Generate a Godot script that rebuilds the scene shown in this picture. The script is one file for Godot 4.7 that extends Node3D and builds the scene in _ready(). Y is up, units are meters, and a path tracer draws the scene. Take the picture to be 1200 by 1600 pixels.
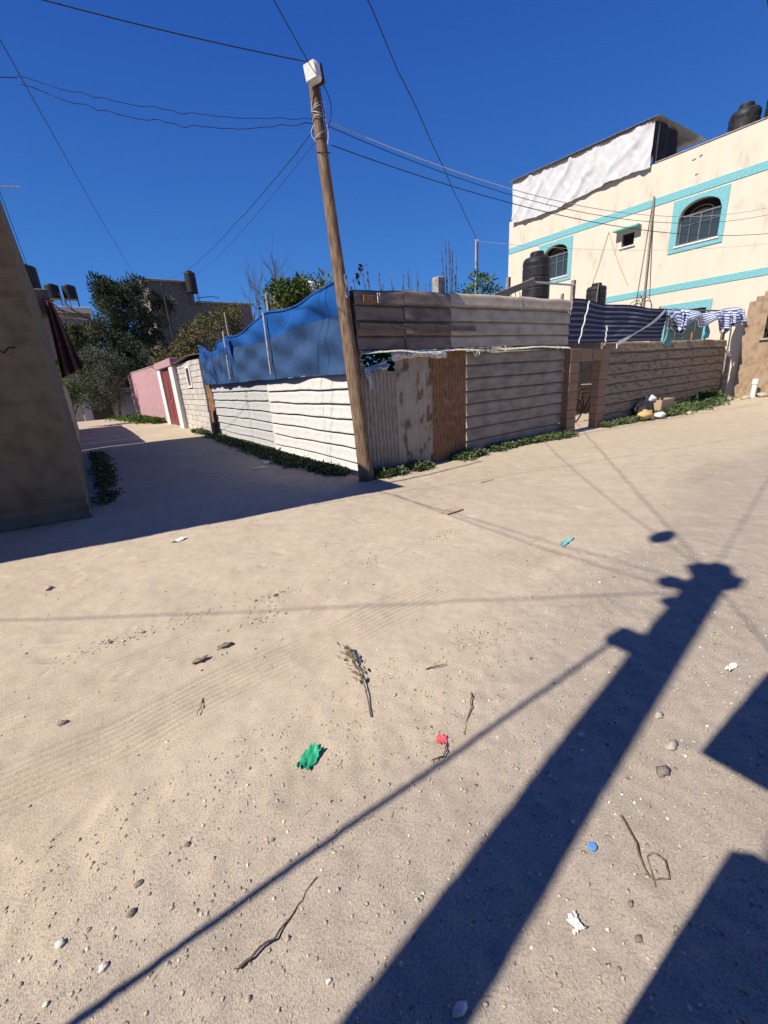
extends Node3D
# A sandy street corner. Plan coordinates: u runs along the street (world +X), v runs up the alley (world -Z), y is up.
# The fence corner stands at u = 0, v = 0.

var org := Vector3.ZERO
var cur: Node3D
var rng := RandomNumberGenerator.new()
var used := {}
var M := {}
var nz := FastNoiseLite.new()
var nz2 := FastNoiseLite.new()
var dents := {}

func P(u: float, y: float, v: float) -> Vector3: return Vector3(u, y, -v)
func W(u: float, y: float, v: float) -> Vector3: return Vector3(u, y, -v) - org
func lin(r: float, g: float, b: float) -> Color: return Color(r, g, b).linear_to_srgb()

# ---------------------------------------------------------------- nodes
func numbered(called: String) -> String:
	if not used.has(called):
		used[called] = 0
		return called
	used[called] += 1
	return "%s_%03d" % [called, used[called]]

func tag(o: Node, label: String, category: String, group := "") -> void:
	o.set_meta("label", label)
	o.set_meta("category", category)
	if group != "": o.set_meta("group", group)

func thing(called: String, label: String, category: String, u: float, y: float, v: float, group := "") -> Node3D:
	var o := Node3D.new()
	o.name = numbered(called)
	add_child(o)
	org = P(u, y, v)
	o.position = org
	tag(o, label, category, group)
	cur = o
	return o

func mi(s: SurfaceTool, m: Material) -> MeshInstance3D:
	s.generate_normals()
	var o := MeshInstance3D.new()
	o.mesh = s.commit()
	o.material_override = m
	return o

func part(called: String, s: SurfaceTool, m: Material, parent: Node = null) -> MeshInstance3D:
	var o := mi(s, m)
	o.name = called
	(parent if parent else cur).add_child(o, true)
	return o

func at(u: float, y: float, v: float) -> void: org = P(u, y, v)

func solo(called: String, s: SurfaceTool, m: Material, label: String, category: String, group := "") -> MeshInstance3D:
	var o := mi(s, m)
	o.name = numbered(called)
	add_child(o)
	o.position = org
	tag(o, label, category, group)
	return o

# ---------------------------------------------------------------- shapes
func st() -> SurfaceTool:
	var s := SurfaceTool.new()
	s.begin(Mesh.PRIMITIVE_TRIANGLES)
	s.set_smooth_group(-1)
	return s

func tri(s: SurfaceTool, a: Vector3, b: Vector3, c: Vector3) -> void:
	s.add_vertex(a); s.add_vertex(b); s.add_vertex(c)

func quad(s: SurfaceTool, a: Vector3, b: Vector3, c: Vector3, d: Vector3) -> void:
	tri(s, a, b, c); tri(s, a, c, d)

# chamfered box given in its own frame
func bbox(s: SurfaceTool, x: Transform3D, size: Vector3, bev := 0.006) -> void:
	s.set_smooth_group(-1)
	var h := size * 0.5
	bev = minf(bev, minf(h.x, minf(h.y, h.z)) * 0.6)
	var c := {}
	for sx in [-1, 1]:
		for sy in [-1, 1]:
			for sz in [-1, 1]:
				var k := Vector3i(sx, sy, sz)
				c[[k, 0]] = x * Vector3(sx * h.x, sy * (h.y - bev), sz * (h.z - bev))
				c[[k, 1]] = x * Vector3(sx * (h.x - bev), sy * h.y, sz * (h.z - bev))
				c[[k, 2]] = x * Vector3(sx * (h.x - bev), sy * (h.y - bev), sz * h.z)
	for ax in 3:
		var b := (ax + 1) % 3
		var d := (ax + 2) % 3
		for sg in [-1, 1]:
			var ks := []
			for q in [[-1, -1], [1, -1], [1, 1], [-1, 1]]:
				var k := Vector3i.ZERO
				k[ax] = sg; k[b] = q[0]; k[d] = q[1]
				ks.append(c[[k, ax]])
			if sg > 0: quad(s, ks[0], ks[3], ks[2], ks[1])
			else: quad(s, ks[0], ks[1], ks[2], ks[3])
		for q in [[-1, -1], [1, -1], [1, 1], [-1, 1]]:
			var k0 := Vector3i.ZERO
			var k1 := Vector3i.ZERO
			k0[ax] = -1; k1[ax] = 1; k0[b] = q[0]; k1[b] = q[0]; k0[d] = q[1]; k1[d] = q[1]
			if q[0] * q[1] > 0: quad(s, c[[k0, b]], c[[k0, d]], c[[k1, d]], c[[k1, b]])
			else: quad(s, c[[k0, b]], c[[k1, b]], c[[k1, d]], c[[k0, d]])
	for sx in [-1, 1]:
		for sy in [-1, 1]:
			for sz in [-1, 1]:
				var k := Vector3i(sx, sy, sz)
				if sx * sy * sz > 0: tri(s, c[[k, 0]], c[[k, 2]], c[[k, 1]])
				else: tri(s, c[[k, 0]], c[[k, 1]], c[[k, 2]])

# axis-aligned box between plan limits
func pbox(s: SurfaceTool, u0: float, u1: float, y0: float, y1: float, v0: float, v1: float, bev := 0.006) -> void:
	bbox(s, Transform3D(Basis(), W((u0 + u1) / 2, (y0 + y1) / 2, (v0 + v1) / 2)), Vector3(absf(u1 - u0), absf(y1 - y0), absf(v1 - v0)), bev)

# beam between two points
func beam(s: SurfaceTool, a: Vector3, b: Vector3, w: float, h: float, bev := 0.004) -> void:
	var z := (b - a).normalized()
	var up := Vector3.UP if absf(z.y) < 0.95 else Vector3.RIGHT
	var x := up.cross(z).normalized()
	var y := z.cross(x)
	bbox(s, Transform3D(Basis(x, y, z), (a + b) / 2), Vector3(w, h, a.distance_to(b)), bev)

func tube(s: SurfaceTool, pts: Array, r0: float, r1 := -1.0, n := 8, caps := true) -> void:
	if r1 < 0: r1 = r0
	s.set_smooth_group(0)
	var t0: Vector3 = (pts[1] - pts[0]).normalized()
	var nx := t0.cross(Vector3.UP if absf(t0.y) < 0.9 else Vector3.RIGHT).normalized()
	var rings := []
	for i in pts.size():
		var t: Vector3 = (pts[mini(i + 1, pts.size() - 1)] - pts[maxi(i - 1, 0)]).normalized()
		nx = (nx - t * nx.dot(t)).normalized()
		var ny := t.cross(nx)
		var r := lerpf(r0, r1, float(i) / (pts.size() - 1))
		var ring := []
		for k in n:
			var a := TAU * k / n
			ring.append(pts[i] + (nx * cos(a) + ny * sin(a)) * r)
		rings.append(ring)
	for i in pts.size() - 1:
		for k in n:
			var k2 := (k + 1) % n
			quad(s, rings[i][k], rings[i + 1][k], rings[i + 1][k2], rings[i][k2])
	if caps:
		s.set_smooth_group(-1)
		for k in range(1, n - 1):
			tri(s, rings[0][0], rings[0][k], rings[0][k + 1])
			tri(s, rings[-1][0], rings[-1][k + 1], rings[-1][k])

func lathe(s: SurfaceTool, c: Vector3, prof: Array, n := 28) -> void:
	for i in prof.size() - 1:
		s.set_smooth_group(i + 1)
		for k in n:
			var a := TAU * k / n
			var b := TAU * (k + 1) / n
			var p: Vector2 = prof[i]
			var q: Vector2 = prof[i + 1]
			var A := c + Vector3(cos(a) * p.x, p.y, sin(a) * p.x)
			var B := c + Vector3(cos(b) * p.x, p.y, sin(b) * p.x)
			var C := c + Vector3(cos(b) * q.x, q.y, sin(b) * q.x)
			var D := c + Vector3(cos(a) * q.x, q.y, sin(a) * q.x)
			if p.x > 0.0005: tri(s, A, B, C)
			if q.x > 0.0005: tri(s, A, C, D)

# smooth surface from a function of (i, j) in 0..1; uv holds the same two numbers
func grid(s: SurfaceTool, ni: int, nj: int, f: Callable, thick := Vector3.ZERO, group := 0) -> void:
	var pts := []
	for i in ni + 1:
		var row := []
		for j in nj + 1: row.append(f.call(float(i) / ni, float(j) / nj))
		pts.append(row)
	var layers := [Vector3.ZERO] if thick == Vector3.ZERO else [Vector3.ZERO, thick]
	for l in layers.size():
		s.set_smooth_group(group + l)
		for i in ni:
			for j in nj:
				var q := [[i, j], [i + 1, j], [i + 1, j + 1], [i, j + 1]]
				var order := [0, 1, 2, 0, 2, 3] if l == 0 else [0, 2, 1, 0, 3, 2]
				for o in order:
					s.set_uv(Vector2(float(q[o][0]) / ni, float(q[o][1]) / nj))
					s.add_vertex(pts[q[o][0]][q[o][1]] + layers[l])
	if layers.size() == 2:
		s.set_smooth_group(-1)
		for i in ni:
			quad(s, pts[i][0], pts[i + 1][0], pts[i + 1][0] + thick, pts[i][0] + thick)
			quad(s, pts[i][nj], pts[i][nj] + thick, pts[i + 1][nj] + thick, pts[i + 1][nj])
		for j in nj:
			quad(s, pts[0][j], pts[0][j] + thick, pts[0][j + 1] + thick, pts[0][j + 1])
			quad(s, pts[ni][j], pts[ni][j + 1], pts[ni][j + 1] + thick, pts[ni][j] + thick)

# sheet iron with horizontal ribs: bands that lean out to a lip. f(x, y, z) places a point: x along, y up, z outward.
func lap_sheet(w: float, y0: float, y1: float, pitch: float, lip: float, sd: float, f: Callable, ragged := 0.0) -> SurfaceTool:
	var s := st()
	var bands := int(ceil((y1 - y0) / pitch))
	var nx := maxi(6, int(w / 0.16))
	for b in bands:
		var t1 := y1 - b * pitch
		var t0 := maxf(y0, t1 - pitch)
		var wob := func(x: float, y: float) -> float:
			return nz.get_noise_3d(x * 9.0 + sd * 31.0, y * 14.0, sd * 7.0) * 0.016 + nz.get_noise_3d(x * 2.2 + sd * 17.0, y * 3.0, sd) * 0.03
		var edge := func(x: float, y: float, k: int) -> float:
			return y + nz.get_noise_2d(x * 16.0 + sd * 13.0, k * 40.0 + sd * 5.0) * 0.022 + nz2.get_noise_2d(x * 60.0, k * 50.0 + sd * 5.0) * 0.006 + (nz.get_noise_2d(x * 30.0, sd * 9.0) * ragged if k == 0 else 0.0)
		var js := [0.0, 0.05, 0.1, 0.17, 0.35, 0.6, 0.82, 0.93, 1.0]
		var zs := [-1.0, -0.7, -0.1, 0.25, 0.35, 0.5, 0.75, 0.95, 0.9]
		grid(s, nx, 8, func(i: float, j: float) -> Vector3:
			var q := int(round(j * 8))
			var ya: float = edge.call(i * w, t1, b)
			var yb: float = edge.call(i * w, t0 + 0.012, b + 1)
			# face that rises out of the groove and swells to a lip at its foot
			var y := lerpf(ya, yb, js[q])
			return f.call(i * w, y, lip * float(zs[q]) + wob.call(i * w, y)), Vector3.ZERO, 2 * b + 1)
		grid(s, nx, 1, func(i: float, j: float) -> Vector3:
			var yb: float = edge.call(i * w, t0 + 0.012, b + 1)
			return f.call(i * w, yb - 0.012 * j, lip * lerpf(0.9, -1.0, j) + wob.call(i * w, yb)), Vector3.ZERO, 2 * b + 2)
	return s

# sheet iron with upright waves
func wave_sheet(w: float, top: Callable, y0: float, pitch: float, amp: float, sd: float, f: Callable) -> SurfaceTool:
	var s := st()
	var nx := int(w / pitch * 8)
	grid(s, nx, 14, func(i: float, j: float) -> Vector3:
		var x := i * w
		var y := lerpf(y0, top.call(x), j)
		var z := cos(x / pitch * TAU) * amp + nz.get_noise_3d(x * 7.0, y * 7.0, sd * 40.0) * 0.025
		return f.call(x + nz.get_noise_2d(y * 9.0, sd * 20.0) * 0.01, y, z))
	return s

func wire(called: String, label: String, a: Vector3, b: Vector3, sag: float, r: float, m: Material, wob := 0.0) -> void:
	org = a
	var pts := []
	for i in 33:
		var t := i / 32.0
		var p := a.lerp(b, t) - Vector3(0, 4.0 * sag * t * (1 - t), 0) - org
		p += Vector3(nz.get_noise_2d(i * 19.0, a.x * 50), nz.get_noise_2d(i * 19.0, a.z * 77), nz.get_noise_2d(i * 19.0, b.x * 33)) * wob
		pts.append(p)
	var s := st()
	tube(s, pts, r * 0.5, r * 0.5, 6)
	solo(called, s, m, label, "cable")

# stone: a lumpy ball
func lump(s: SurfaceTool, c: Vector3, r: Vector3, sd: float, n := 7, rough := 0.3) -> void:
	s.set_smooth_group(-1 if n < 6 else 0)
	var f := func(i: float, j: float) -> Vector3:
		var a := TAU * i
		var b := PI * (j - 0.5)
		var d := Vector3(cos(a) * cos(b), sin(b), sin(a) * cos(b))
		var k := 1.0 + nz.get_noise_3d(d.x * 40 + sd * 91, d.y * 40 + sd * 13, d.z * 40) * rough * 2.0
		return c + d * r * k
	for i in n:
		for j in n - 2:
			var i0 := float(i) / n
			var i1 := float((i + 1) % n) / n
			var j0 := float(j) / (n - 2)
			var j1 := float(j + 1) / (n - 2)
			quad(s, f.call(i0, j0), f.call(i0, j1), f.call(i1, j1), f.call(i1, j0))

# ---------------------------------------------------------------- leaves
func leaf(s: SurfaceTool, p: Vector3, dir: Vector3, size: float, wide: float, col: Color) -> void:
	var side := dir.cross(Vector3(rng.randf() - 0.5, rng.randf() - 0.5, rng.randf() - 0.5)).normalized() * size * wide
	var e := p + dir * size
	var m := p + dir * size * 0.5 + dir.cross(side).normalized() * size * 0.08
	s.set_color(col)
	tri(s, p, m + side, e)
	tri(s, p, e, m - side)

func rdir() -> Vector3:
	var z := rng.randf_range(-1, 1)
	var a := rng.randf() * TAU
	return Vector3(cos(a) * sqrt(1 - z * z), z, sin(a) * sqrt(1 - z * z))

# clumps of leaves; each clump has its own tone, as twigs of different age do
func foliage(clumps: Array, per: int, size: float, wide: float, cols: Array, upward: float) -> SurfaceTool:
	var s := st()
	for c in clumps:
		var ctr: Vector3 = c[0]
		var r: float = c[1]
		var col: Color = cols[rng.randi() % cols.size()]
		for k in per:
			var d := rdir()
			var p := ctr + d * r * pow(rng.randf(), 0.45) * Vector3(1, 0.85, 1)
			var ld := (d + rdir() * 0.7 + Vector3.UP * upward).normalized()
			var t := rng.randf_range(0.75, 1.25)
			leaf(s, p, ld, size * rng.randf_range(0.6, 1.3), wide, Color(col.r * t, col.g * t, col.b * t))
	return s

func branches(s: SurfaceTool, p: Vector3, d: Vector3, len: float, r: float, depth: int, spread: float, ends: Array) -> void:
	var pts := [p]
	var q := p
	var dd := d
	for i in 5:
		dd = (dd + rdir() * 0.13).normalized()
		q += dd * len / 5.0
		pts.append(q)
	tube(s, pts, r, r * 0.55, 7 if depth > 2 else 5, false)
	if depth == 0:
		ends.append(q)
		return
	var n := 2 + rng.randi() % 2
	for i in n:
		var start: Vector3 = pts[3 + rng.randi() % 3]
		branches(s, start, (dd + rdir() * spread + Vector3.UP * 0.12).normalized(), len * rng.randf_range(0.62, 0.88), r * 0.6, depth - 1, spread, ends)

# ---------------------------------------------------------------- materials
func ntex(sd: int, freq: float, stops: Array, oct := 5, px := 512, kind := FastNoiseLite.TYPE_SIMPLEX_SMOOTH) -> NoiseTexture2D:
	var t := NoiseTexture2D.new()
	t.width = px; t.height = px
	t.seamless = true
	var n := FastNoiseLite.new()
	n.seed = sd; n.frequency = freq; n.noise_type = kind
	n.fractal_octaves = oct
	t.noise = n
	if stops.size():
		var g := Gradient.new()
		var offs := PackedFloat32Array()
		var cols := PackedColorArray()
		for q in stops:
			offs.append(q[0]); cols.append(q[1])
		g.offsets = offs; g.colors = cols
		t.color_ramp = g
	return t

func mat(tex: Texture2D, rough: float, scale: Vector3, bump: Texture2D = null, bump_cm := 0.0, metal := 0.0, spec := 0.35) -> StandardMaterial3D:
	var m := StandardMaterial3D.new()
	m.albedo_texture = tex
	m.roughness = rough
	m.metallic = metal
	m.metallic_specular = spec
	m.uv1_triplanar = true
	m.uv1_world_triplanar = true
	m.uv1_scale = scale
	m.cull_mode = BaseMaterial3D.CULL_DISABLED
	if bump:
		m.heightmap_enabled = true
		m.heightmap_texture = bump
		m.heightmap_scale = bump_cm * 0.22
	return m

func flat(c: Color, rough: float, metal := 0.0) -> StandardMaterial3D:
	var m := StandardMaterial3D.new()
	m.albedo_color = c
	m.roughness = rough
	m.metallic = metal
	m.metallic_specular = 0.35
	m.cull_mode = BaseMaterial3D.CULL_DISABLED
	return m

func leafmat() -> StandardMaterial3D:
	var m := StandardMaterial3D.new()
	m.vertex_color_use_as_albedo = true
	m.roughness = 0.6
	m.metallic_specular = 0.25
	m.cull_mode = BaseMaterial3D.CULL_DISABLED
	m.backlight_enabled = true
	m.backlight = Color(0.08, 0.1, 0.03)
	return m

func materials() -> void:
	var grain := ntex(3, 0.05, [], 5, 512)
	var fine := ntex(9, 0.2, [], 3, 512)
	var ramp := func(sd: int, f: float, a: Color, b: Color, c: Color) -> NoiseTexture2D:
		return ntex(sd, f, [[0.15, a], [0.5, b], [0.85, c]])
	M.sand = mat(ntex(21, 0.09, [[0.1, Color(0.8, 0.78, 0.76)], [0.45, Color(0.94, 0.935, 0.93)], [0.75, Color(1, 1, 1)]], 6, 1024), 0.95, Vector3(0.9, 0.9, 0.9), ntex(5, 0.17, [], 4, 1024), 1.0, 0, 0.2)
	M.sand.vertex_color_use_as_albedo = true
	M.white_iron = mat(ramp.call(31, 0.02, lin(0.5, 0.49, 0.475), lin(0.555, 0.55, 0.54), lin(0.59, 0.585, 0.575)), 0.55, Vector3(0.4, 1.1, 0.4), grain, 0.15)
	M.zinc = mat(ramp.call(32, 0.02, lin(0.27, 0.285, 0.3), lin(0.34, 0.355, 0.38), lin(0.4, 0.415, 0.435)), 0.5, Vector3(0.5, 1.3, 0.5), grain, 0.15, 0.15)
	M.white_dull = mat(ramp.call(30, 0.02, lin(0.34, 0.345, 0.35), lin(0.42, 0.425, 0.435), lin(0.47, 0.475, 0.48)), 0.55, Vector3(0.5, 1.3, 0.5), grain, 0.15)
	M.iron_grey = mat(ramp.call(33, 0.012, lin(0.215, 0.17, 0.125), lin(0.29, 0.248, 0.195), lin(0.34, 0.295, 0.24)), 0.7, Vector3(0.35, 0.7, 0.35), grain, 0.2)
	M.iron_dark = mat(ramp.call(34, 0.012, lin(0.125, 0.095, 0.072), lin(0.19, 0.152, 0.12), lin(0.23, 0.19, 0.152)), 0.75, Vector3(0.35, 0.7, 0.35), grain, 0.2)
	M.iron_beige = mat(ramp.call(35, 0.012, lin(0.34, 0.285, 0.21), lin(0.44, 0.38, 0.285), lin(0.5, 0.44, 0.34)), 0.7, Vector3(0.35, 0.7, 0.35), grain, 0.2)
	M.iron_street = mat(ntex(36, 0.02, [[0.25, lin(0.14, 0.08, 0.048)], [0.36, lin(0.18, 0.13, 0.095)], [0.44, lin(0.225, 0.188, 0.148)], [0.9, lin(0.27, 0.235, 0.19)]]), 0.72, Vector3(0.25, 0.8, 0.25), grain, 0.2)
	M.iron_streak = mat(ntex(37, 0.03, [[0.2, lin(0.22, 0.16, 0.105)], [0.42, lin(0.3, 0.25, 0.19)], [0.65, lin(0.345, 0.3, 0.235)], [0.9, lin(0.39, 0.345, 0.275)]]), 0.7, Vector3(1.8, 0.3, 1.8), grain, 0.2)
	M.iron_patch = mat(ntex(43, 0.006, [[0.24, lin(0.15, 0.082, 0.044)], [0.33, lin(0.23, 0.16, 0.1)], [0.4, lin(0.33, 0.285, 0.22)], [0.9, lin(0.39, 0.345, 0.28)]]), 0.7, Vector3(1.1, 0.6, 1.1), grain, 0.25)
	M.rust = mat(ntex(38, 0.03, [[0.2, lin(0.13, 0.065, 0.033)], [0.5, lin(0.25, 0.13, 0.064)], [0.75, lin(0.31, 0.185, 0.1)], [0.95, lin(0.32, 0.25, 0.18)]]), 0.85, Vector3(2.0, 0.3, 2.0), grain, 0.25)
	M.ledge = mat(ntex(39, 0.04, [[0.25, lin(0.22, 0.2, 0.17)], [0.5, lin(0.5, 0.47, 0.41)], [0.8, lin(0.68, 0.65, 0.58)]]), 0.6, Vector3(0.7, 0.7, 0.7), grain, 0.2)
	M.wood = mat(ntex(40, 0.03, [[0.22, lin(0.075, 0.047, 0.03)], [0.45, lin(0.16, 0.105, 0.067)], [0.62, lin(0.21, 0.145, 0.095)], [0.85, lin(0.31, 0.235, 0.165)]]), 0.85, Vector3(3.0, 0.22, 3.0), ntex(6, 0.04, [], 4), 0.9)
	M.pale_wood = mat(ntex(41, 0.04, [[0.2, lin(0.22, 0.17, 0.12)], [0.5, lin(0.36, 0.3, 0.22)], [0.8, lin(0.46, 0.4, 0.32)]]), 0.85, Vector3(2.5, 0.4, 2.5), grain, 0.3)
	M.grey_wood = mat(ntex(43, 0.04, [[0.2, lin(0.12, 0.1, 0.085)], [0.5, lin(0.25, 0.22, 0.19)], [0.8, lin(0.4, 0.37, 0.33)]]), 0.9, Vector3(3, 0.3, 3), grain, 0.5)
	M.batten = mat(ramp.call(44, 0.03, lin(0.09, 0.07, 0.055), lin(0.15, 0.12, 0.1), lin(0.19, 0.16, 0.13)), 0.9, Vector3(0.3, 2, 0.3), grain, 0.3)
	M.brown_block = mat(ramp.call(45, 0.04, lin(0.16, 0.1, 0.068), lin(0.25, 0.168, 0.115), lin(0.32, 0.225, 0.155)), 0.92, Vector3(1, 1, 1), grain, 0.6)
	M.brown_block2 = mat(ramp.call(46, 0.05, lin(0.17, 0.105, 0.07), lin(0.275, 0.185, 0.125), lin(0.34, 0.24, 0.165)), 0.92, Vector3(1.2, 1.2, 1.2), grain, 0.6)
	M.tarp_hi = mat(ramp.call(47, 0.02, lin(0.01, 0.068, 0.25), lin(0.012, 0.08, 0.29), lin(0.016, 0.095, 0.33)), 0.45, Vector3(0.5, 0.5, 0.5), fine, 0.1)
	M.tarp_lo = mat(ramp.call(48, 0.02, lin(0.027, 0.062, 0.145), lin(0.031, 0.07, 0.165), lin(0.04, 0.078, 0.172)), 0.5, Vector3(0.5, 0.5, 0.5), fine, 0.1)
	M.tarp_hem = flat(lin(0.012, 0.07, 0.28), 0.55)
	M.cream = mat(ntex(50, 0.012, [[0.05, lin(0.5, 0.445, 0.36)], [0.28, lin(0.6, 0.54, 0.445)], [0.7, lin(0.62, 0.56, 0.465)], [0.95, lin(0.63, 0.575, 0.485)]], 6), 0.9, Vector3(0.35, 0.12, 0.35), grain, 0.3)
	M.teal = mat(ramp.call(51, 0.03, lin(0.14, 0.36, 0.4), lin(0.165, 0.42, 0.465), lin(0.21, 0.47, 0.51)), 0.8, Vector3(0.7, 0.7, 0.7), grain, 0.2)
	M.teal_green = mat(ramp.call(52, 0.03, lin(0.14, 0.36, 0.33), lin(0.2, 0.48, 0.44), lin(0.26, 0.52, 0.48)), 0.8, Vector3(0.9, 0.9, 0.9), grain, 0.2)
	M.brown_plaster = mat(ntex(53, 0.015, [[0.15, lin(0.25, 0.175, 0.115)], [0.45, lin(0.32, 0.235, 0.16)], [0.7, lin(0.35, 0.26, 0.178)], [0.95, lin(0.32, 0.25, 0.18)]], 6), 0.95, Vector3(0.5, 0.35, 0.5), grain, 0.6)
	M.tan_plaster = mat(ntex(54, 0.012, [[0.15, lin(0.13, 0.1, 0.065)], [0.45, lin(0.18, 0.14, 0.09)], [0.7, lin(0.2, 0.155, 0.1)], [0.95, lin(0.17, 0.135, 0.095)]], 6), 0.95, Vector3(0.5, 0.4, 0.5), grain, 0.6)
	M.concrete = mat(ramp.call(55, 0.02, lin(0.22, 0.2, 0.18), lin(0.32, 0.3, 0.275), lin(0.39, 0.37, 0.34)), 0.95, Vector3(0.5, 0.5, 0.5), grain, 0.5)
	M.concrete_dark = mat(ramp.call(56, 0.02, lin(0.13, 0.11, 0.095), lin(0.19, 0.165, 0.145), lin(0.24, 0.21, 0.185)), 0.95, Vector3(0.4, 0.4, 0.4), grain, 0.5)
	M.block_a = mat(ramp.call(57, 0.05, lin(0.34, 0.31, 0.27), lin(0.46, 0.43, 0.39), lin(0.54, 0.51, 0.47)), 0.95, Vector3(1, 1, 1), fine, 0.4)
	M.block_b = mat(ramp.call(58, 0.05, lin(0.4, 0.37, 0.33), lin(0.52, 0.49, 0.45), lin(0.58, 0.55, 0.51)), 0.95, Vector3(1.2, 1.2, 1.2), fine, 0.4)
	M.pink = mat(ramp.call(59, 0.02, lin(0.34, 0.19, 0.205), lin(0.42, 0.25, 0.27), lin(0.46, 0.29, 0.31)), 0.9, Vector3(0.4, 0.25, 0.4), grain, 0.3)
	M.white_paint = mat(ramp.call(60, 0.03, lin(0.55, 0.53, 0.51), lin(0.66, 0.645, 0.62), lin(0.72, 0.71, 0.69)), 0.85, Vector3(0.6, 0.4, 0.6), grain, 0.2)
	M.red_door = mat(ramp.call(61, 0.03, lin(0.14, 0.03, 0.035), lin(0.2, 0.045, 0.05), lin(0.25, 0.07, 0.07)), 0.6, Vector3(0.8, 0.4, 0.8), grain, 0.15)
	M.white_tarp = mat(ramp.call(62, 0.02, lin(0.47, 0.48, 0.5), lin(0.53, 0.54, 0.56), lin(0.57, 0.575, 0.585)), 0.5, Vector3(0.4, 0.4, 0.4), fine, 0.1)
	M.black_tarp = mat(ramp.call(63, 0.03, lin(0.012, 0.012, 0.016), lin(0.022, 0.022, 0.028), lin(0.04, 0.04, 0.046)), 0.7, Vector3(0.6, 0.6, 0.6), fine, 0.1)
	M.black_plastic = mat(ramp.call(64, 0.02, lin(0.014, 0.014, 0.017), lin(0.022, 0.022, 0.026), lin(0.045, 0.043, 0.042)), 0.5, Vector3(0.7, 0.4, 0.7), fine, 0.05)
	M.white_plastic = mat(ramp.call(65, 0.03, lin(0.56, 0.56, 0.54), lin(0.68, 0.68, 0.66), lin(0.74, 0.74, 0.72)), 0.5, Vector3(0.8, 0.8, 0.8), fine, 0.05)
	M.cable_dark = flat(lin(0.02, 0.022, 0.03), 0.6)
	M.cable_blue = flat(lin(0.03, 0.05, 0.11), 0.6)
	M.cable_white = flat(lin(0.5, 0.5, 0.5), 0.5)
	M.steel = mat(ramp.call(66, 0.03, lin(0.3, 0.3, 0.3), lin(0.48, 0.48, 0.49), lin(0.58, 0.58, 0.6)), 0.45, Vector3(1, 0.5, 1), fine, 0.05, 0.3)
	M.dark_metal = mat(ramp.call(67, 0.03, lin(0.02, 0.016, 0.014), lin(0.04, 0.034, 0.03), lin(0.075, 0.06, 0.05)), 0.6, Vector3(1, 1, 1), fine, 0.1)
	M.frame = mat(ramp.call(68, 0.03, lin(0.09, 0.1, 0.105), lin(0.13, 0.14, 0.145), lin(0.17, 0.18, 0.185)), 0.4, Vector3(1, 1, 1))
	M.glass = flat(lin(0.035, 0.05, 0.055), 0.08)
	M.glass.metallic_specular = 0.6
	M.void = flat(lin(0.02, 0.018, 0.016), 0.9)
	M.leaf = leafmat()
	M.bark = mat(ramp.call(69, 0.04, lin(0.07, 0.055, 0.045), lin(0.13, 0.105, 0.085), lin(0.19, 0.16, 0.13)), 0.9, Vector3(2, 0.6, 2), grain, 0.5)
	M.twig = mat(ramp.call(70, 0.04, lin(0.05, 0.04, 0.034), lin(0.085, 0.068, 0.055), lin(0.13, 0.105, 0.085)), 0.9, Vector3(2, 0.6, 2), grain, 0.3)
	M.stone = mat(ramp.call(71, 0.05, lin(0.28, 0.24, 0.19), lin(0.4, 0.35, 0.285), lin(0.5, 0.45, 0.38)), 0.95, Vector3(5, 5, 5), grain, 0.2)
	M.stone_pale = mat(ramp.call(72, 0.05, lin(0.48, 0.44, 0.38), lin(0.62, 0.58, 0.51), lin(0.7, 0.67, 0.61)), 0.95, Vector3(5, 5, 5), grain, 0.2)
	M.stone_dark = mat(ramp.call(73, 0.05, lin(0.12, 0.1, 0.085), lin(0.2, 0.17, 0.14), lin(0.27, 0.235, 0.2)), 0.95, Vector3(5, 5, 5), grain, 0.2)
	M.green_plastic = mat(ramp.call(74, 0.03, lin(0.015, 0.22, 0.1), lin(0.03, 0.34, 0.17), lin(0.05, 0.4, 0.21)), 0.35, Vector3(4, 4, 4))
	M.red_plastic = flat(lin(0.55, 0.1, 0.12), 0.5)
	M.blue_plastic = flat(lin(0.1, 0.25, 0.55), 0.4)
	M.paper = mat(ramp.call(75, 0.05, lin(0.55, 0.51, 0.44), lin(0.68, 0.65, 0.58), lin(0.75, 0.72, 0.66)), 0.85, Vector3(6, 6, 6))
	M.card = mat(ramp.call(76, 0.05, lin(0.28, 0.2, 0.13), lin(0.4, 0.3, 0.2), lin(0.47, 0.37, 0.26)), 0.9, Vector3(3, 3, 3))
	M.yellow_sack = mat(ramp.call(77, 0.06, lin(0.33, 0.22, 0.08), lin(0.48, 0.35, 0.15), lin(0.55, 0.42, 0.22)), 0.8, Vector3(3, 3, 3))
	M.maroon = mat(ramp.call(78, 0.03, lin(0.09, 0.03, 0.028), lin(0.16, 0.06, 0.05), lin(0.24, 0.12, 0.1)), 0.9, Vector3(2.5, 0.3, 2.5), fine, 0.2)
	# striped awning cloth: navy and off-white bands printed across it
	var im := Image.create(4, 128, false, Image.FORMAT_RGB8)
	for y in 128:
		var t := absf(fposmod(y / 128.0 * 8.0, 1.0) - 0.5)
		var c := lin(0.028, 0.033, 0.06) if t > 0.24 else lin(0.15, 0.17, 0.225)
		if t > 0.44: c = lin(0.05, 0.08, 0.2)
		for x in 4: im.set_pixel(x, y, c)
	var im2 := Image.create(4, 128, false, Image.FORMAT_RGB8)  # sunlit copy of the awning cloth: sunlight put into brighter bands
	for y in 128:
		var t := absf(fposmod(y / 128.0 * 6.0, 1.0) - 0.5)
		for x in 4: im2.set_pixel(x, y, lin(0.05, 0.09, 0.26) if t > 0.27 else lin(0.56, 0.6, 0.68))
	M.stripe_sunlit = StandardMaterial3D.new()
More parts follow.
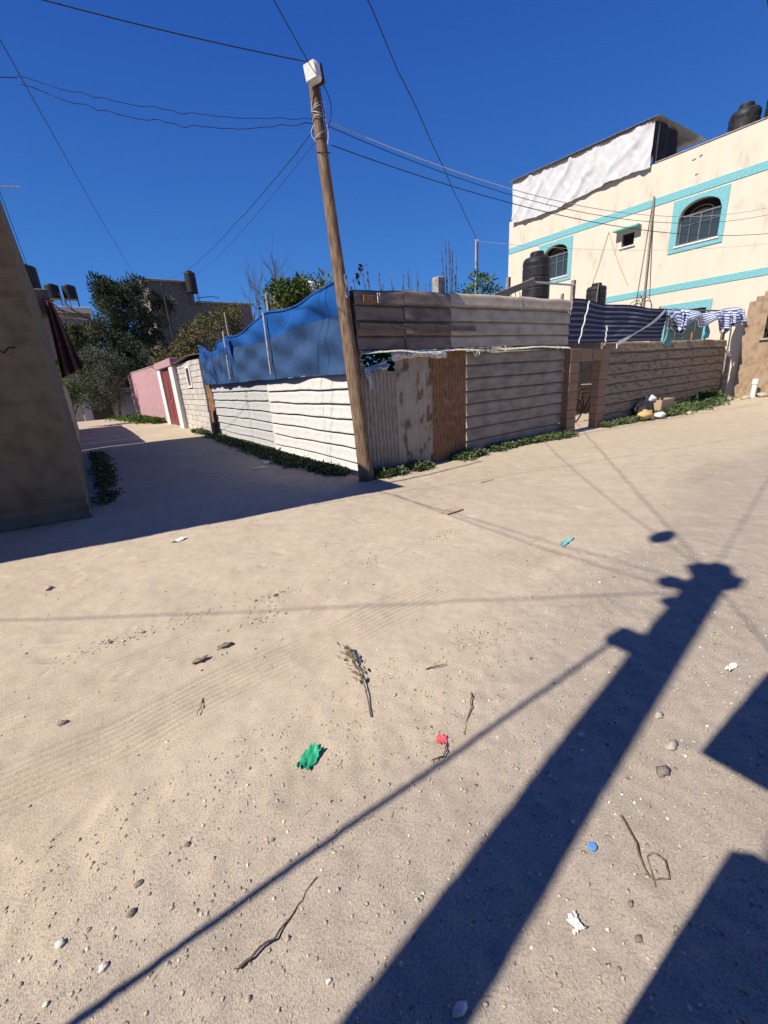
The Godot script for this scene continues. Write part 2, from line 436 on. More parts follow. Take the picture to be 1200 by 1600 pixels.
	M.stripe_sunlit.albedo_texture = ImageTexture.create_from_image(im2)
	M.stripe_sunlit.roughness = 0.85
	M.stripe_sunlit.metallic_specular = 0.2
	M.stripe_sunlit.cull_mode = BaseMaterial3D.CULL_DISABLED
	M.stripe = StandardMaterial3D.new()
	M.stripe.albedo_texture = ImageTexture.create_from_image(im)
	M.stripe.roughness = 0.85
	M.stripe.metallic_specular = 0.2
	M.stripe.cull_mode = BaseMaterial3D.CULL_DISABLED

# ---------------------------------------------------------------- ground
func gh(u: float, v: float) -> float:
	var h := nz.get_noise_2d(u * 9.0, v * 9.0) * 0.03 + nz2.get_noise_2d(u * 34.0, v * 34.0) * 0.008
	var near := clampf(1.0 - (absf(u + 1.0) - 5.0) / 4.0, 0, 1) * clampf(1.0 - (absf(v + 3.0) - 3.2) / 1.5, 0, 1)
	if near > 0:
		var rag := 0.35 + 0.65 * smoothstep(-3.6, -4.6, v)
		h += near * (nz.get_noise_2d(u * 150.0, v * 150.0) * (0.003 + 0.004 * rag) + nz2.get_noise_2d(u * 380.0, v * 380.0) * (0.0015 + 0.004 * rag))
		# tyre treads pressed into the sand
		for t in [[-3.62, 0.0, 0.16, 1.0, 0.9], [-2.92, 0.03, 0.13, 0.6, 2.3], [-1.62, -0.13, 0.13, 0.55, 4.1], [-3.3, -0.06, 0.1, 0.4, 6.0], [-2.1, -0.09, 0.1, 0.4, 8.0]]:
			var vc: float = t[0] + t[1] * (u + 2.0) + nz.get_noise_2d(u * 9.0, t[4] * 99.0) * 0.13
			var d := v - vc
			var hw: float = t[2]
			if absf(d) < hw * 1.6:
				var wgt := clampf((hw * 1.25 - absf(d)) / (hw * 0.3), 0, 1)
				var on := clampf(0.8 + nz2.get_noise_2d(u * 20.0, t[4] * 31.0) * 1.3, 0.15, 1.0)
				h += near * t[3] * on * (wgt * (-0.003 - 0.014 * pow(0.5 + 0.5 * cos(d * TAU / 0.041), 3.0)) + 0.009 * exp(-pow((absf(d) - hw * 1.3) / 0.025, 2)))
	var cell := Vector2i(int(floor(u / 0.4)), int(floor(v / 0.4)))
	if dents.has(cell):
		for q in dents[cell]:
			var dx: float = u - q[0]
			var dy: float = v - q[1]
			var a: float = dx * q[2] + dy * q[3]
			var b: float = -dx * q[3] + dy * q[2]
			var r := sqrt(pow(a / q[4], 2) + pow(b / q[5], 2))
			if r < 1.8: h += q[6] * (-exp(-r * r * r * 1.6) + 0.3 * exp(-pow((r - 1.2) / 0.22, 2)))
	h += 0.16 * exp(-(pow(u - 15.4, 2) / 1.6 + pow(v + 1.9, 2) / 1.2))
	return h

func lines(spec: Array) -> PackedFloat32Array:
	var out := PackedFloat32Array()
	for i in spec.size() - 1:
		var a: float = spec[i][0]
		var b: float = spec[i + 1][0]
		var n := int(round((b - a) / spec[i][1]))
		for k in n: out.append(a + (b - a) * k / n)
	out.append(spec[-1][0])
	return out

func ground() -> void:
	for k in 190:
		var u := rng.randf_range(-5.2, 6.0)
		var v := rng.randf_range(-5.9, -0.4)
		if absf(v + 3.62) < 0.3 and rng.randf() < 0.7: continue
		var a := rng.randf() * TAU
		var big := rng.randf() < 0.55
		var q := [u, v, cos(a), sin(a), 0.13 if big else rng.randf_range(0.03, 0.07), 0.05 if big else rng.randf_range(0.02, 0.045), rng.randf_range(0.003, 0.009)]
		var c0 := Vector2i(int(floor(u / 0.4)), int(floor(v / 0.4)))
		for i in [-1, 0, 1]:
			for j in [-1, 0, 1]:
				var c := c0 + Vector2i(i, j)
				if not dents.has(c): dents[c] = []
				dents[c].append(q)
	var us := lines([[-90, 5.0], [-8, 0.08], [-5, 0.02], [1.0, 0.033], [6, 0.09], [17, 3.0], [110]])
	var vs := lines([[-90, 5.0], [-8, 0.06], [-5.8, 0.015], [-4.2, 0.013], [-3.95, 0.0075], [-3.15, 0.0085], [-2.6, 0.014], [-1.4, 0.018], [0.2, 0.06], [3, 0.3], [33, 4.0], [180]])
	var nu := us.size()
	var nv := vs.size()
	var hs := PackedFloat32Array()
	hs.resize(nu * nv)
	for j in nv:
		for i in nu: hs[j * nu + i] = gh(us[i], vs[j])
	var pos := PackedVector3Array(); pos.resize(nu * nv)
	var nor := PackedVector3Array(); nor.resize(nu * nv)
	var col := PackedColorArray(); col.resize(nu * nv)
	for j in nv:
		var j0 := maxi(j - 1, 0)
		var j1 := mini(j + 1, nv - 1)
		for i in nu:
			var k := j * nu + i
			var i0 := maxi(i - 1, 0)
			var i1 := mini(i + 1, nu - 1)
			var u := us[i]
			var v := vs[j]
			pos[k] = Vector3(u, hs[k], -v)
			var dx := (hs[j * nu + i1] - hs[j * nu + i0]) / (us[i1] - us[i0])
			var dv := (hs[j1 * nu + i] - hs[j0 * nu + i]) / (vs[j1] - vs[j0])
			nor[k] = Vector3(-dx, 1, dv).normalized()
			# pale driven sand in the wheel lanes, greyer trodden dirt along the near side
			var n1 := nz.get_noise_2d(u * 5.0 + 300.0, v * 9.0)
			var n2 := nz2.get_noise_2d(u * 33.0, v * 33.0)
			var n3 := nz2.get_noise_2d(u * 120.0 + 50.0, v * 120.0)
			var dirt := clampf(smoothstep(-3.75, -4.7, v + n1 * 0.8 - u * 0.06) + n2 * 0.3, 0, 1)
			var c := Color(0.48, 0.41, 0.315).lerp(Color(0.385, 0.338, 0.278), dirt)
			var t := 1.0 + n2 * 0.08 + n3 * 0.1 + n1 * 0.08
			col[k] = Color(c.r * t, c.g * t, c.b * t)
	var idx := PackedInt32Array()
	idx.resize((nu - 1) * (nv - 1) * 6)
	var w := 0
	for j in nv - 1:
		for i in nu - 1:
			var a := j * nu + i
			idx[w] = a; idx[w + 1] = a + nu; idx[w + 2] = a + 1
			idx[w + 3] = a + 1; idx[w + 4] = a + nu; idx[w + 5] = a + nu + 1
			w += 6
	var arr := []
	arr.resize(Mesh.ARRAY_MAX)
	arr[Mesh.ARRAY_VERTEX] = pos
	arr[Mesh.ARRAY_NORMAL] = nor
	arr[Mesh.ARRAY_COLOR] = col
	arr[Mesh.ARRAY_INDEX] = idx
	var am := ArrayMesh.new()
	am.add_surface_from_arrays(Mesh.PRIMITIVE_TRIANGLES, arr)
	var o := MeshInstance3D.new()
	o.name = "ground"
	o.mesh = am
	o.material_override = M.sand
	o.set_meta("kind", "structure")
	add_child(o)

# ---------------------------------------------------------------- walls with openings (in the plane u = U)
# openings: [v0, v1, y0, y1, arched]
func wall_u(s: SurfaceTool, U: float, deep: float, v0: float, v1: float, y0: float, y1: float, ops: Array) -> void:
	s.set_smooth_group(-1)
	var cuts := [v0, v1]
	for o in ops: cuts.append_array([o[0], o[1]])
	cuts.sort()
	for i in cuts.size() - 1:
		var a: float = cuts[i]
		var b: float = cuts[i + 1]
		if b - a < 0.001: continue
		var here := []
		for o in ops:
			if o[0] <= a + 0.001 and o[1] >= b - 0.001: here.append(o)
		here.sort_custom(func(p, q): return p[2] < q[2])
		var y := y0
		for o in here:
			quad(s, W(U, y, a), W(U, o[2], a), W(U, o[2], b), W(U, y, b))
			y = o[3]
			if o[4]:
				var n := 16
				for k in n:
					var p := lerpf(o[0], o[1], float(k) / n)
					var q := lerpf(o[0], o[1], float(k + 1) / n)
					quad(s, W(U, arch(o, p), p), W(U, o[3] + 0.02, p), W(U, o[3] + 0.02, q), W(U, arch(o, q), q))
				y = o[3] + 0.02
		quad(s, W(U, y, a), W(U, y1, a), W(U, y1, b), W(U, y, b))
	for o in ops:
		var ring := outline(o)
		for k in ring.size():
			var p: Vector2 = ring[k]
			var q: Vector2 = ring[(k + 1) % ring.size()]
			quad(s, W(U, p.y, p.x), W(U, q.y, q.x), W(U + deep, q.y, q.x), W(U + deep, p.y, p.x))

func arch(o: Array, v: float) -> float:
	var m: float = (o[0] + o[1]) / 2
	var r: float = (o[1] - o[0]) / 2
	var rise: float = o[4]
	return o[3] - rise + rise * sqrt(maxf(0.0, 1.0 - pow((v - m) / r, 2)))

func outline(o: Array) -> Array:
	var ring := [Vector2(o[1], o[2]), Vector2(o[0], o[2])]
	if o[4]:
		for k in 17:
			var v := lerpf(o[0], o[1], k / 16.0)
			ring.append(Vector2(v, arch(o, v)))
	else:
		ring.append_array([Vector2(o[0], o[3]), Vector2(o[1], o[3])])
	return ring

func window_in(parent: Node3D, U: float, o: Array, sur: Array, m_sur: Material) -> void:
	# teal surround, a raised flat band of plaster
	var s := st()
	wall_u(s, U - 0.03, 0.03, sur[0], sur[1], sur[2], sur[3], [o])
	quad(s, W(U - 0.03, sur[2], sur[0]), W(U, sur[2], sur[0]), W(U, sur[3], sur[0]), W(U - 0.03, sur[3], sur[0]))
	quad(s, W(U - 0.03, sur[2], sur[1]), W(U, sur[2], sur[1]), W(U, sur[3], sur[1]), W(U - 0.03, sur[3], sur[1]))
	quad(s, W(U - 0.03, sur[2], sur[0]), W(U - 0.03, sur[2], sur[1]), W(U, sur[2], sur[1]), W(U, sur[2], sur[0]))
	quad(s, W(U - 0.03, sur[3], sur[0]), W(U - 0.03, sur[3], sur[1]), W(U, sur[3], sur[1]), W(U, sur[3], sur[0]))
	var w := part("window", s, m_sur, parent)
	# frame
	s = st()
	var d := U + 0.16
	var spring: float = o[3] - o[4]
	var mid: float = (o[0] + o[1]) / 2
	for v in [o[0] + 0.03, mid, o[1] - 0.03]: pbox(s, d - 0.03, d + 0.03, o[2] + 0.03, spring + 0.08, v - 0.022, v + 0.022)
	for v in [(o[0] + mid) / 2, (o[1] + mid) / 2]: pbox(s, d - 0.025, d + 0.025, o[2] + 0.09, spring + 0.02, v - 0.014, v + 0.014)
	for y in [o[2] + 0.06, spring + 0.05]: pbox(s, d - 0.032, d + 0.032, y - 0.03, y + 0.03, o[0] + 0.005, o[1] - 0.005)
	pbox(s, d - 0.02, d + 0.02, spring - 0.26, spring - 0.235, o[0] + 0.01, o[1] - 0.01)
	part("frame", s, M.frame, w)
	s = st()
	pbox(s, U - 0.06, U + 0.1, o[2] - 0.04, o[2] + 0.015, o[0] - 0.05, o[1] + 0.05)
	part("sill", s, M.white_paint, w)
	for k in 4:
		s = st()
		var a := lerpf(o[0] + 0.05, o[1] - 0.05, k / 4.0)
		var b := lerpf(o[0] + 0.05, o[1] - 0.05, (k + 1) / 4.0)
		pbox(s, d + 0.004, d + 0.01, o[2] + 0.06, spring + 0.03, a + 0.004, b - 0.004, 0.001)
		part("pane", s, M.glass, w)
	# the arch is open above the frame: dark board set back
	s = st()
	s.set_smooth_group(-1)
	for k in 16:
		var p := lerpf(o[0], o[1], k / 16.0)
		var q := lerpf(o[0], o[1], (k + 1) / 16.0)
		quad(s, W(U + 0.22, o[2], p), W(U + 0.22, arch(o, p), p), W(U + 0.22, arch(o, q), q), W(U + 0.22, o[2], q))
	part("arch_panel", s, M.glass if false else M.void, w)
	# curved bars across the arch
	for rr in [0.55, 0.98]:
		s = st()
		var pts := []
		for k in 13:
			var a := PI * k / 12.0
			pts.append(W(d, spring + 0.06 + sin(a) * (o[4] - 0.1) * rr, mid + cos(a) * (o[1] - o[0]) * 0.49 * rr))
		tube(s, pts, 0.014, 0.014, 6)
		part("arch_bar", s, M.dark_metal, w)

# ---------------------------------------------------------------- the pieces
func water_tank(label: String, u: float, y: float, v: float, r: float, h: float, m: Material, group: String, pipe := false) -> Node3D:
	var o := thing("water_tank", label, "water tank", u, y, v, group)
	var s := st()
	var prof := [Vector2(0, 0), Vector2(r * 0.96, 0), Vector2(r, h * 0.03)]
	var n := 5
	for k in n:
		var a := h * (0.06 + 0.74 * k / n)
		var b := h * (0.06 + 0.74 * (k + 0.82) / n)
		prof.append_array([Vector2(r, a), Vector2(r, b), Vector2(r * 0.965, b + h * 0.012)])
	prof.append_array([Vector2(r, h * 0.84), Vector2(r * 0.97, h * 0.885), Vector2(r * 0.86, h * 0.915), Vector2(r * 0.4, h * 0.935)])
	lathe(s, Vector3.ZERO, prof)
	part("body", s, m)
	s = st()
	lathe(s, Vector3.ZERO, [Vector2(r * 0.4, h * 0.91), Vector2(r * 0.5, h * 0.935), Vector2(r * 0.5, h * 0.98), Vector2(r * 0.45, h), Vector2(0, h)])
	part("lid", s, m)
	if pipe:
		s = st()
		tube(s, [Vector3(-r * 0.3, h * 0.9, r * 0.5), Vector3(-r * 0.9, h * 0.95, r * 0.7), Vector3(-r * 1.15, h * 0.7, r * 0.75), Vector3(-r * 1.25, h * 0.1, r * 0.8)], 0.013, 0.013, 6)
		part("pipe", s, M.grey_wood)
	return o

func utility_pole() -> void:
	thing("utility_pole", "weathered wooden utility pole leaning at the fence corner with a white box on top", "utility pole", -0.04, 0, -0.06)
	var base := W(-0.04, -0.3, -0.06)
	var top := W(-0.17, 5.34, 0.24)
	var s := st()
	s.set_smooth_group(0)
	var rings := []
	var nseg := 60
	var nk := 20
	var ax := (top - base).normalized()
	var sx := ax.cross(Vector3.FORWARD).normalized()
	var sz := sx.cross(ax)
	for i in nseg + 1:
		var t := float(i) / nseg
		var c := base.lerp(top, t) + Vector3(sin(t * 5.0) * 0.015, 0, cos(t * 4.0) * 0.015)
		var r := lerpf(0.125, 0.068, t)
		if t < 0.12: r += 0.012 * (1 - t / 0.12)
		var ring := []
		for k in nk:
			var a := TAU * k / nk
			var crack := nz2.get_noise_2d(k * 60.0, t * 18.0)
			var rr := r * (1.0 + nz.get_noise_3d(cos(a) * 22, sin(a) * 22, t * 60.0) * 0.12 - (0.09 if crack > 0.28 else 0.0))
			ring.append(c + (sx * cos(a) + sz * sin(a)) * rr)
		rings.append(ring)
	for i in nseg:
		for k in nk:
			var k2 := (k + 1) % nk
			quad(s, rings[i][k], rings[i][k2], rings[i + 1][k2], rings[i + 1][k])
	s.set_smooth_group(-1)
	for k in range(1, nk - 1): tri(s, rings[-1][0], rings[-1][k + 1], rings[-1][k])
	part("shaft", s, M.wood)
	# white junction box facing the camera's left
	s = st()
	var bx := Basis(Vector3.UP, deg_to_rad(-62)) * Basis(Vector3.RIGHT, deg_to_rad(6)) * Basis(Vector3.BACK, deg_to_rad(5))
	var bc := W(-0.26, 5.26, 0.1)
	bbox(s, Transform3D(bx, bc), Vector3(0.19, 0.195, 0.12), 0.028)
	var box := part("junction_box", s, M.white_plastic)
	s = st()
	bbox(s, Transform3D(bx, bc + bx * Vector3(0, 0.004, 0.063)), Vector3(0.165, 0.17, 0.02), 0.01)
	part("lid", s, M.white_plastic, box)
	s = st()
	bbox(s, Transform3D(bx, bc + bx * Vector3(0.03, 0.0, -0.08)), Vector3(0.13, 0.2, 0.05), 0.006)
	part("back_plate", s, M.dark_metal, box)
	# coils of cable slung round the shaft
	var pc := func(y: float) -> Vector3: return base.lerp(top, (y + 0.3) / 5.64)
	for q in [[5.0, 0.088, 0.12, 0], [4.96, 0.09, 0.08, 0], [4.78, 0.1, 0.26, 0], [4.7, 0.1, -0.16, 0], [4.5, 0.092, 0.1, 1], [4.92, 0.092, -0.1, 0]]:
		s = st()
		var pts := []
		for k in 25:
			var a := TAU * k / 24.0
			pts.append(pc.call(q[0]) + Vector3(cos(a) * q[1], sin(a * 1.0 + q[0] * 9.0) * q[2] * 0.35, sin(a) * q[1]))
		tube(s, pts, 0.005, 0.005, 6, false)
		part("cable_coil", s, M.cable_white if q[3] == 0 else M.cable_dark)
	for q in [[0.16, 0.32, 5.25, 4.72, 1], [-0.16, 0.26, 5.2, 4.75, 0], [-0.22, 0.24, 4.85, 4.55, 0], [0.06, 0.17, 4.9, 4.55, 0]]:
		s = st()
		var pts := []
		for k in 17:
			var t := k / 16.0
			var bow := sin(t * PI)
			pts.append(pc.call(lerpf(q[2], q[3], t)) + Vector3(0.826, 0, 0.5635) * q[0] * 0.5 * signf(1) * (0.6 + bow * 1.4) * 0.8 + Vector3(0.2, 0, 0.7) * 0.08)
		tube(s, pts, 0.005, 0.005, 6, false)
		part("cable_loop", s, M.cable_dark if q[4] else M.cable_white)
	# feed cables down the back of the box
	s = st()
	for k in 3:
		tube(s, [bc + Vector3(0.02 + k * 0.03, -0.12, 0), pc.call(5.1) + Vector3(-0.06 + k * 0.03, 0, 0.1), pc.call(4.9) + Vector3(-0.05 + k * 0.03, 0, 0.11), pc.call(4.6) + Vector3(-0.07 + k * 0.04, 0, 0.1)], 0.006, 0.006, 5)
	part("feed_cable", s, M.cable_dark)
	# torn strip of tin nailed on the shaft
	s = st()
	grid(s, 3, 8, func(i: float, j: float) -> Vector3: return W(-0.15 + i * 0.03, 2.7 + j * 0.3, -0.06 + 0.02 * sin(j * 9.0)))
	part("tin_strip", s, M.ledge)

func fence_front() -> void:
	thing("iron_fence", "rusty grey corrugated iron fence in two tiers between utility pole and doorway", "fence", 2.8, 0, 0.1)
	var F := func(u0: float) -> Callable: return func(x: float, y: float, z: float) -> Vector3: return W(u0 + x, y, 0.08 - z)
	var tops := [func(x: float) -> float: return 1.8 - 0.14 * sin(x * 3.0) + nz.get_noise_1d(x * 60.0) * 0.05, func(x: float) -> float: return 1.93 + nz.get_noise_1d(x * 50.0 + 90.0) * 0.03, func(x: float) -> float: return 1.94 + x * 0.02]
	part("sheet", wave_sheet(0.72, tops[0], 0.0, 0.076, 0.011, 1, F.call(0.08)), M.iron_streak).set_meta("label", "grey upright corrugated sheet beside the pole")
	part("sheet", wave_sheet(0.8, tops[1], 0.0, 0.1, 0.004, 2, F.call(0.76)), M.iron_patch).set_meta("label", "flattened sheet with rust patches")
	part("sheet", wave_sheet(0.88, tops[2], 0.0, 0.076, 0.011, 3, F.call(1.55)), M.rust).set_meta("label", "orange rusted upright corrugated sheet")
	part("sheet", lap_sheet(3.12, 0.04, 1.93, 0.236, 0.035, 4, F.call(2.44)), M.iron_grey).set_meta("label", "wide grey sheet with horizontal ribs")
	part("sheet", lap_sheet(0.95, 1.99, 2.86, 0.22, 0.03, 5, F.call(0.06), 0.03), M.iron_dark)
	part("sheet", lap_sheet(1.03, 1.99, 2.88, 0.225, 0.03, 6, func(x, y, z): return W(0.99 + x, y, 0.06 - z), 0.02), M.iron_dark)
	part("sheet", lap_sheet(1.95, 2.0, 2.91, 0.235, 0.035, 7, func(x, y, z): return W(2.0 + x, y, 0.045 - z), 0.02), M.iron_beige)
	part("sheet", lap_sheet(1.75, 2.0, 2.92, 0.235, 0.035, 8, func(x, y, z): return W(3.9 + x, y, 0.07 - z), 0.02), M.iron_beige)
	# rail of bent tin between the tiers
	var s := st()
	grid(s, 60, 4, func(i: float, j: float) -> Vector3:
		var x := 0.05 + i * 5.55
		var dy := nz.get_noise_2d(x * 22.0, 500.0) * 0.05
		var dz := 0.1 - 0.14 * j + nz.get_noise_2d(x * 30.0, 900.0) * 0.03 * j
		return W(x, 1.985 + dy * j - 0.02 * j + 0.006 * sin(x * 3) - (0.03 if j > 0.9 else 0.0), dz), Vector3(0, -0.004, 0))
	part("tin_rail", s, M.ledge)
	# ragged curl above the flattened sheet, and the torn flap by the pole
	s = st()
	grid(s, 30, 5, func(i: float, j: float) -> Vector3:
		var x := 0.62 + i * 1.2
		return W(x, 1.965 - j * (0.12 + nz.get_noise_1d(x * 44.0) * 0.07), 0.0 - 0.05 * sin(j * 2.5) + nz.get_noise_2d(x * 60.0, j * 40.0) * 0.03))
	part("torn_edge", s, M.ledge)
	s = st()
	grid(s, 14, 6, func(i: float, j: float) -> Vector3:
		var x := 0.1 + i * 0.46
		return W(x, 1.72 + i * 0.12 - j * (0.1 + 0.04 * sin(i * 9.0)), 0.02 - 0.05 * j + nz.get_noise_2d(x * 90.0, j * 70.0) * 0.07))
	part("torn_flap", s, M.zinc)
	s = st()
	grid(s, 4, 8, func(i: float, j: float) -> Vector3: return W(0.1 + i * 0.09 + j * 0.08, 1.72 - j * 0.32, -0.03 + 0.02 * sin(j * 8 + i * 3)))
	part("torn_flap", s, M.zinc)
	# battens and the bolted bracket
	for b in [[0.1, 2.34, 0.72, 2.33, 0.055], [0.74, 2.33, 2.6, 2.31, 0.075]]:
		s = st()
		beam(s, W(b[0], b[1], 0.0), W(b[2], b[3], 0.0), 0.02, b[4])
		part("batten", s, M.batten)
	s = st()
	beam(s, W(0.2, 2.72, 0.02), W(0.42, 2.71, 0.02), 0.015, 0.1)
	part("bracket", s, M.rust)
	for x in [0.45, 0.49]:
		s = st()
		beam(s, W(x, 2.66, 0.0), W(x, 2.8, 0.0), 0.018, 0.012)
		part("hook", s, M.ledge)
	# posts behind the sheets
	for x in [0.12, 2.42, 5.5]:
		s = st()
		beam(s, W(x, -0.1, 0.19), W(x, 2.85, 0.19), 0.07, 0.07)
		part("post", s, M.wood)
	s = st()
	beam(s, W(0.1, 2.8, 0.17), W(5.6, 2.8, 0.17), 0.04, 0.05)
	part("top_rail", s, M.wood)
	# dark soot patch of sheet patched on with wire
	s = st()
	for k in 9:
		var a := W(2.47 + rng.randf() * 0.14, 1.86 + rng.randf() * 0.1, -0.06)
		tube(s, [a, a + Vector3(rng.randf_range(-.03, .03), rng.randf_range(-.05, .05), rng.randf_range(-.02, .04)), a + Vector3(rng.randf_range(-.05, .05), rng.randf_range(-.08, .02), 0.0)], 0.006, 0.006, 5)
	part("wire_tie", s, M.ledge)

func fence_right() -> void:
	thing("iron_fence", "long brown rust-stained corrugated iron fence right of the doorway", "fence", 11.3, 0, 0.1)
	var x := 7.28
	var k := 0
	for w in [2.75, 2.7, 2.75]:
		var x0 := x
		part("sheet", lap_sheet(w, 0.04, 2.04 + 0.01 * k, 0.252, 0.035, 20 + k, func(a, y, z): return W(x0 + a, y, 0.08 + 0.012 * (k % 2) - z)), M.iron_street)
		x += w - 0.06
		k += 1
	for p in [7.4, 10.0, 12.7, 15.2]:
		var s := st()
		beam(s, W(p, -0.1, 0.2), W(p, 2.3, 0.2), 0.07, 0.07)
		part("post", s, M.wood)
	# grey weathered planks closing the last gap
	for q in [[15.3, 1.62, 0.11], [15.42, 1.68, 0.09], [15.53, 1.6, 0.1], [15.65, 1.66, 0.1]]:
		var s := st()
		beam(s, W(q[0] + 0.08, -0.02, 0.02), W(q[0], q[1], 0.05), q[2], 0.025)
		part("plank", s, M.grey_wood)

func doorway() -> void:
	thing("doorway", "brown masonry doorway frame set in the iron fence", "doorway", 6.45, 0, 0.1)
	var mm := [M.brown_block, M.brown_block2]
	for side in 2:
		var u0 := 5.61 if side == 0 else 6.9
		var y := -0.05
		var k := 0
		while y < 1.6:
			var h := 0.205
			if y + h > 1.55: h = 1.625 - y
			var s := st()
			var lean := 0.0
			pbox(s, u0 + rng.randf_range(-0.006, 0.006), u0 + 0.375 + rng.randf_range(-0.006, 0.006), y + 0.0015, y + h - 0.0015, -0.06 + rng.randf_range(-0.007, 0.007), 0.13, 0.009)
			part("block", s, mm[(k + side) % 2])
			y += h
			k += 1
	var edges := [5.6, 6.05, 6.5, 6.9, 7.29]
	for k in 4:
		var s := st()
		pbox(s, edges[k] + 0.003, edges[k + 1] - 0.003, 1.63, 1.9 + rng.randf_range(-0.012, 0.012), -0.065 + rng.randf_range(-0.006, 0.006), 0.13, 0.009)
		part("lintel_block", s, mm[k % 2])
	var s := st()
	pbox(s, 6.0, 6.88, -0.03, 0.035, -0.05, 0.12, 0.01)
	part("threshold", s, M.concrete)

func fence_alley() -> void:
	thing("white_iron_fence", "white horizontally ribbed iron fence below the blue tarpaulin along the alley", "fence", 0.08, 0, 4.7)
	var F := func(v0: float, off: float) -> Callable: return func(x: float, y: float, z: float) -> Vector3: return W(0.09 + off - z, y, v0 + x)
	part("sheet", lap_sheet(4.05, 0.05, 1.68, 0.245, 0.04, 41, F.call(0.1, 0.0)), M.white_iron).set_meta("label", "white ribbed sheet next to the pole")
	part("sheet", lap_sheet(5.2, 0.08, 1.7, 0.245, 0.04, 42, F.call(4.08, 0.025)), M.white_dull).set_meta("label", "dull white ribbed sheet farther up the alley")
	for v in [0.3, 3.3, 6.3, 9.2]:
		var s := st()
		beam(s, W(0.2, -0.1, v), W(0.2, 1.75, v), 0.07, 0.07)
		part("post", s, M.wood)
	var s2 := st()
	part("rust_strip", wave_sheet(0.7, func(x: float) -> float: return 1.72, 0.05, 0.076, 0.01, 44, func(x, y, z): return W(0.1 - z, y, 9.32 + x)), M.rust)

func tarp_top(v: float) -> float:
	var pts := [[0.0, 2.99], [0.44, 2.99], [1.06, 2.95], [1.69, 2.915], [2.41, 2.9], [3.3, 2.985], [3.5, 2.985], [4.44, 2.88], [5.46, 2.77], [6.3, 2.84], [6.67, 2.85], [7.22, 2.79], [8.09, 2.58], [9.07, 2.8], [9.6, 2.92]]
	for i in pts.size() - 1:
		if v <= pts[i + 1][0]: return lerpf(pts[i][1], pts[i + 1][1], smoothstep(0, 1, (v - pts[i][0]) / (pts[i + 1][0] - pts[i][0])) * 0.5 + 0.5 * (v - pts[i][0]) / (pts[i + 1][0] - pts[i][0]))
	return pts[-1][1]

func tarpaulin() -> void:
	thing("blue_tarpaulin", "blue plastic tarpaulin strung above the white iron fence", "tarpaulin", 0.0, 1.66, 4.8)
	var fold := func(v: float, y: float) -> float:
		var tight := 0.5 + 0.5 * cos(v * TAU / 3.1)
		var f := sin((v * 0.9 + (y - 2.3) * 3.2) * 3.0) * 0.028 * (1.0 - tight * 0.6)
		f += sin((v * 1.7 - (y - 2.0) * 5.0) * 2.3 + 1.0) * 0.018
		f += nz.get_noise_2d(v * 9.0 + y * 14.0, y * 26.0 - v * 4.0) * 0.03 + 0.014 * pow(absf(sin(v * 1.1 + y * 4.5)), 6.0) + nz2.get_noise_2d(v * 50.0 + y * 60.0, y * 50.0 - v * 30.0) * 0.007
		if v > 5.4: f += sin(v * 11.0 + y * 6.0) * 0.022 * smoothstep(5.4, 6.4, v)
		return f
	var low := func(v: float) -> float: return 1.69 + nz.get_noise_1d(v * 16.0) * 0.03
	var seam := func(v: float) -> float: return minf(2.5 + 0.04 * sin(v * 1.3) + clampf((0.6 - v) * 0.12, 0, 0.1), tarp_top(v) - 0.1)
	var s := st()
	grid(s, 150, 10, func(i: float, j: float) -> Vector3:
		var v := 0.06 + i * 9.5
		var y := lerpf(seam.call(v), tarp_top(v), j)
		return W(-0.02 - fold.call(v, y) - 0.02 * sin(j * PI), y, v), Vector3(0.003, 0, 0))
	part("upper_sheet", s, M.tarp_hi)
	s = st()
	grid(s, 150, 12, func(i: float, j: float) -> Vector3:
		var v := 0.06 + i * 9.5
		var y := lerpf(low.call(v), seam.call(v) + 0.012, j)
		return W(-0.03 - fold.call(v, y) - 0.006 * j, y, v), Vector3(0.003, 0, 0))
	part("lower_sheet", s, M.tarp_lo)
	s = st()
	var pts := []
	for k in 121:
		var v := 0.06 + k / 120.0 * 9.5
		pts.append(W(-0.02 - fold.call(v, tarp_top(v)), tarp_top(v) + 0.004, v))
	tube(s, pts, 0.022, 0.022, 6)
	part("hem", s, M.tarp_hem)
	# bunched drips of cloth at the second post
	for q in [[6.1, 0.75, 0.22], [6.35, 0.45, 0.12], [8.1, 0.9, 0.1], [8.9, 0.5, 0.1]]:
		s = st()
		grid(s, 6, 10, func(i: float, j: float) -> Vector3:
			var w: float = q[2] * (1.0 - j * 0.85)
			var y: float = tarp_top(q[0]) - j * q[1]
			return W(-0.1 - 0.04 * sin(i * PI) - fold.call(q[0], y), y, q[0] + (i - 0.5) * w - j * 0.12))
		part("hanging_fold", s, M.tarp_hem)

